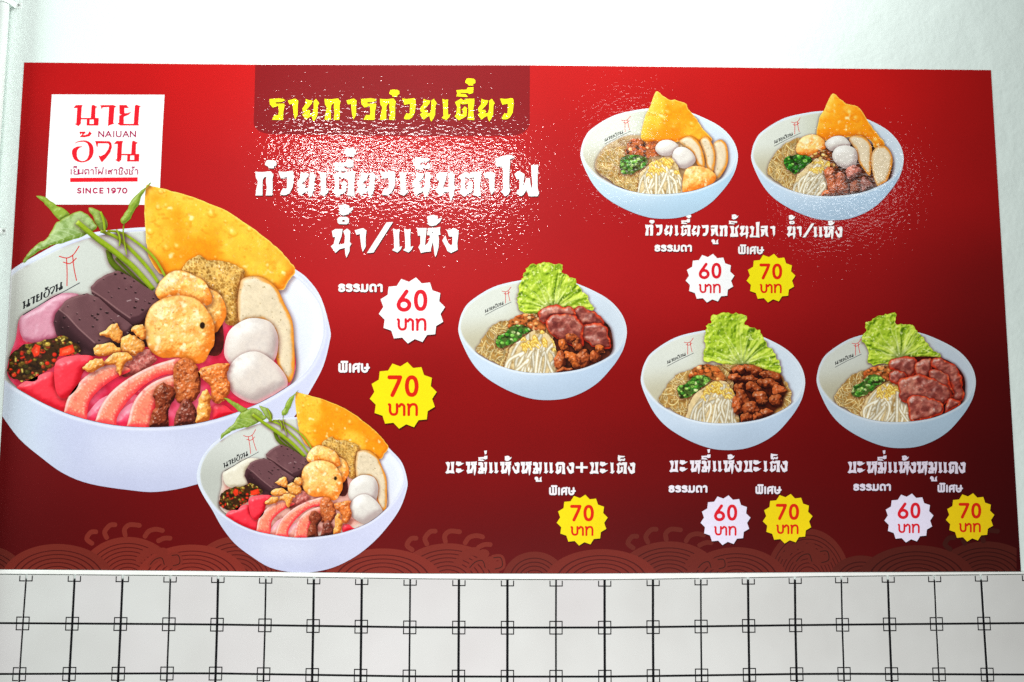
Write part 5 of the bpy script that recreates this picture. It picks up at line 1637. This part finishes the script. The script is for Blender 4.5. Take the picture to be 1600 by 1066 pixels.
# bowl with stewed pork only
fF = fitbox(97, 1232, 168, 992)
B = noodle_bowl('f', fF, 30, 'bowl picture with lettuce and brown stewed pork, between the other two lettuce bowls', (192, 211, 232), (275, 215))
k_lettuce(cr('f', [(540, 262), (540, 150), (582, 100), (590, 60), (700, 42), (832, 58), (820, 110), (880, 150), (928, 190), (950, 240), (1000, 300), (1050, 380), (1062, 452), (950, 440), (800, 410), (700, 400), (560, 375), (528, 330)]), 1.0, 7, cr('f', [(790, 400)])[0]).out('lettuce_leaf', B, 32)
k_noodles(cs('f', [(640, 420), (760, 400), (960, 440), (1060, 470), (1110, 540), (1140, 620), (1110, 690), (1040, 730), (900, 760), (800, 600)]), 1.0, 12, 120).out('egg_noodles', B, 33)
shade(B, 'f', [(730, 425), (830, 400), (1000, 450), (1070, 500), (1090, 600), (1050, 690), (940, 765), (780, 802), (740, 650), (700, 520)], 33.3, (84, 34, 18))
noodle_base(B, 'f', fF, 33.5, 5)
for i_, (x, y, rx, ry, ro) in enumerate(((780, 430, 62, 32, -10), (880, 440, 62, 36, 20), (1000, 475, 80, 32, 12), (850, 500, 72, 26, 5), (740, 485, 52, 26, 10), (980, 530, 75, 28, 8), (870, 560, 64, 34, 25), (770, 560, 38, 36, 0), (1050, 580, 52, 42, 0), (920, 620, 60, 40, 30), (1030, 645, 55, 44, 30), (800, 640, 42, 85, -28), (765, 680, 36, 66, -10), (860, 705, 62, 50, 20), (960, 735, 55, 30, -10), (825, 765, 48, 34, 0), (905, 760, 40, 24, 0))):
    k_meat(cs('f', blob(x, y, rx, ry, ro, i_)), 1.0, i_ + 20, (164, 78, 40) if i_ % 4 else (196, 98, 52), (62, 22, 12), (214, 128, 76)).out('stewed_pork_piece', B, 38 + i_ * .25)

end_photo(.62, .5)

# bowl with roast pork only
fG = fitbox(72, 1172, 178, 978)
B = noodle_bowl('g', fG, 30, 'bowl picture with lettuce and large red roast pork slices, at the right end', (176, 198, 216), (195, 222), .92)
k_lettuce(cr('g', [(410, 162), (402, 145), (430, 98), (520, 62), (618, 45), (620, 110), (722, 118), (760, 170), (810, 225), (880, 290), (935, 352), (820, 360), (700, 350), (560, 395), (440, 388), (420, 300), (382, 220)]), 1.0, 9, cr('g', [(650, 350)])[0]).out('lettuce_leaf', B, 32)
shade(B, 'g', [(560, 420), (700, 350), (940, 355), (1080, 460), (1095, 600), (1040, 710), (880, 775), (720, 795), (640, 600)], 33, (80, 22, 18))
noodle_base(B, 'g', fG, 33.5, 9, .97)
G_S = (([(570, 400), (620, 350), (720, 345), (765, 380), (745, 475), (680, 485), (600, 440)], [(700, 410, 34, 40)]), ([(740, 400), (800, 355), (862, 370), (852, 485), (760, 475)], [(820, 430, 22, 34)]),
       ([(860, 385), (930, 352), (1020, 400), (1082, 470), (1092, 560), (1080, 645), (1010, 645), (990, 520), (900, 440)], []), ([(570, 470), (620, 440), (700, 470), (690, 530), (620, 535)], [(600, 490, 18, 16)]),
       ([(850, 450), (930, 440), (990, 510), (1010, 610), (960, 640), (880, 560)], [(915, 478, 50, 32)]), ([(632, 570), (660, 490), (760, 470), (860, 485), (960, 550), (1005, 610), (980, 660), (900, 690), (780, 650), (690, 675), (640, 630)], [(790, 575, 26, 18), (870, 612, 44, 24)]),
       ([(950, 690), (1000, 645), (1062, 662), (1030, 705), (955, 745)], []), ([(700, 650), (780, 610), (900, 630), (945, 690), (920, 745), (800, 792), (728, 785)], [(820, 710, 38, 32)]))
for i_, (g, sp) in enumerate(G_S):
    k_pork(cs('g', g), 1.0, i_ + 13, [(*cr('g', [(x, y)])[0], a / 4.441, b / 4.441) for x, y, a, b in sp]).out('roast_pork_slice', B, 38 + i_ * .5)

end_photo(.62, .5)

# two fish ball bowls at the top
fT1 = fitbox(85, 1272, 205, 1028)
B = noodle_bowl('t1', fT1, 30, 'bowl picture of fish balls in clear soup with a wonton crisp, upper left of the two', (186, 216, 238), (262, 250))
p = Pic(cs('t1', [(195, 600), (250, 500), (340, 440), (440, 400), (560, 400), (800, 430), (1100, 470), (1180, 560), (1150, 700), (1060, 760), (880, 825), (640, 840), (480, 815), (330, 750), (215, 680)]), 1.2)
p.fill(rgb(198, 168, 124)).mottle(rgb(140, 100, 60), 12, -.05, .25, 4, .7).mottle(rgb(232, 214, 176), 5, .05, .25, 8, .6).out('broth', B, 32)
k_noodles(cs('t1', [(205, 640), (240, 540), (330, 490), (430, 480), (560, 560), (700, 600), (640, 790), (520, 818), (400, 780), (280, 720)]), .8, 33, 260).out('egg_noodles', B, 33)
k_cracker(cs('t1', [(545, 432), (560, 290), (612, 170), (652, 66), (700, 95), (760, 130), (800, 128), (880, 158), (892, 190), (950, 260), (1010, 350), (1082, 432), (1000, 450), (900, 430), (800, 450), (650, 460)]), .8, 12).out('wonton_crisp', B, 34)
k_bits(cs('t1', [(425, 500), (450, 450), (500, 425), (580, 445), (660, 450), (680, 540), (600, 560), (480, 550), (430, 540)]), .9, 4, [(236, 150, 90), (216, 110, 60), (250, 190, 140), (190, 90, 40)], 60, 1.8, 3.8, base=rgb(190, 106, 60)).out('minced_topping', B, 35)
k_fishcake(cs('t1', [(1085, 480), (1100, 445), (1150, 430), (1190, 480), (1197, 600), (1150, 695), (1100, 722), (1082, 640), (1098, 560)]), .8, 2).out('fish_cake_slice', B, 35)
k_fishcake(cs('t1', [(988, 440), (1040, 408), (1082, 470), (1102, 560), (1082, 680), (1040, 640), (1020, 540)]), .8, 3).out('fish_cake_slice', B, 36)
k_fishcake(cs('t1', [(830, 440), (900, 403), (960, 430), (1000, 500), (1022, 600), (1010, 645), (960, 612), (930, 530), (870, 480)]), .8, 4).out('fish_cake_slice', B, 37)
k_fishball(cs('t1', [(650, 482), (690, 440), (760, 433), (815, 465), (820, 500), (780, 545), (700, 552), (655, 520)]), .5, 7).out('fish_ball', B, 38)
k_fishball(cs('t1', [(778, 540), (810, 493), (870, 488), (930, 530), (952, 590), (900, 642), (830, 642), (785, 602)]), .5, 8).out('fish_ball', B, 39)
k_bits(cs('t1', [(385, 605), (410, 560), (450, 548), (560, 560), (592, 600), (540, 650), (460, 692), (398, 680)]), 1.0, 6, [(84, 150, 50), (130, 184, 80), (60, 120, 40), (190, 214, 130)], 90, 1.8, 3.8, ring=True, base=rgb(90, 104, 50)).out('spring_onion', B, 39)
t = cr('t1', [(690, 600)])[0]
k_sprouts(cs('t1', [(515, 800), (530, 700), (600, 620), (680, 570), (770, 570), (820, 640), (850, 740), (860, 830), (760, 840), (620, 838), (520, 818)]), .9, 4, t, cr('t1', [(0, 835)])[0][1], cr('t1', [(520, 0)])[0][0], cr('t1', [(855, 0)])[0][0]).out('bean_sprouts', B, 40)
k_friedball(cs('t1', [(852, 765), (880, 655), (960, 628), (1050, 650), (1105, 700), (1092, 752), (1000, 792), (870, 826)]), .5, 3).out('fried_fish_ball', B, 41)

end_photo(.62, .5)

fT2 = fitbox(68, 1218, 228, 1040)
B = noodle_bowl('t2', fT2, 30, 'bowl picture of dry noodles with fish balls and a wonton crisp, upper right of the two', (182, 208, 232), (238, 265), .98)
shade(B, 't2', [(430, 560), (620, 440), (900, 440), (1120, 560), (1110, 740), (1020, 790), (800, 850), (620, 855), (500, 700)], 32, (110, 62, 36))
k_noodles(cs('t2', [(192, 655), (225, 570), (310, 475), (430, 415), (470, 540), (420, 640), (440, 760), (390, 800), (290, 765), (205, 705)]), .9, 35, 170).out('egg_noodles', B, 33)
k_cracker(cs('t2', [(558, 405), (580, 270), (622, 190), (680, 82), (740, 125), (790, 160), (870, 178), (912, 230), (960, 310), (1040, 410), (1072, 472), (1000, 492), (960, 430), (820, 410), (700, 430), (610, 440)]), .8, 15).out('wonton_crisp', B, 34)
k_friedball(cs('t2', [(402, 500), (440, 420), (520, 390), (590, 410), (632, 470), (600, 530), (520, 560), (430, 545)]), .5, 14).out('fried_fish_ball', B, 35)
k_fishcake(cs('t2', [(803, 430), (850, 398), (920, 410), (972, 470), (977, 560), (965, 700), (920, 660), (875, 590), (850, 500)]), .8, 12).out('fish_cake_slice', B, 35)
k_fishcake(cs('t2', [(973, 560), (1010, 490), (1080, 478), (1127, 540), (1132, 620), (1090, 745), (1030, 775), (988, 700)]), .8, 13).out('fish_cake_slice', B, 36)
k_bits(cs('t2', [(510, 560), (560, 520), (640, 500), (700, 560), (720, 640), (640, 660), (560, 620)]), .9, 14, [(226, 150, 84), (196, 100, 50), (244, 200, 120), (150, 74, 34)], 50, 1.8, 3.8, base=rgb(140, 80, 40)).out('fried_garlic', B, 36)
k_fishball(cs('t2', [(623, 458), (680, 410), (750, 403), (802, 440), (810, 480), (720, 510), (660, 512)]), .5, 17).out('fish_ball', B, 37)
k_fishball(cs('t2', [(678, 545), (710, 490), (780, 473), (850, 500), (870, 570), (840, 635), (765, 645), (700, 602)]), .5, 18).out('fish_ball', B, 38)
k_bits(cs('t2', [(312, 585), (335, 560), (400, 542), (510, 560), (522, 600), (445, 650), (400, 692), (340, 655)]), 1.0, 16, [(66, 150, 40), (90, 180, 60), (44, 116, 30), (150, 210, 100)], 95, 1.8, 3.8, ring=True, base=rgb(50, 96, 30)).out('spring_onion', B, 39)
t = cr('t2', [(590, 600)])[0]
k_sprouts(cs('t2', [(375, 795), (420, 700), (500, 620), (560, 570), (640, 590), (665, 650), (640, 760), (620, 852), (520, 845), (420, 820)]), .9, 14, t, cr('t2', [(0, 838)])[0][1], cr('t2', [(385, 0)])[0][0], cr('t2', [(620, 0)])[0][0]).out('bean_sprouts', B, 40)
for i_, (g, b_) in enumerate((([(622, 660), (680, 645), (722, 740), (724, 852), (660, 855), (640, 760)], (190, 104, 66)), ([(700, 700), (770, 690), (802, 780), (806, 850), (732, 852)], (176, 98, 70)), ([(812, 760), (880, 740), (902, 820), (832, 848)], (150, 92, 72)),
                              ([(897, 720), (960, 735), (992, 800), (910, 822)], (150, 98, 88)), ([(788, 655), (850, 628), (908, 670), (860, 712), (800, 735)], (206, 126, 110)), ([(600, 820), (650, 800), (680, 852), (610, 850)], (206, 110, 66)))):
    k_meat(cs('t2', g), 1.0, i_ + 40, b_, tuple(int(v * .45) for v in b_), tuple(min(255, int(v * 1.35)) for v in b_)).out('stewed_pork_piece', B, 41 + i_ * .3)
end_photo(.62, .5)
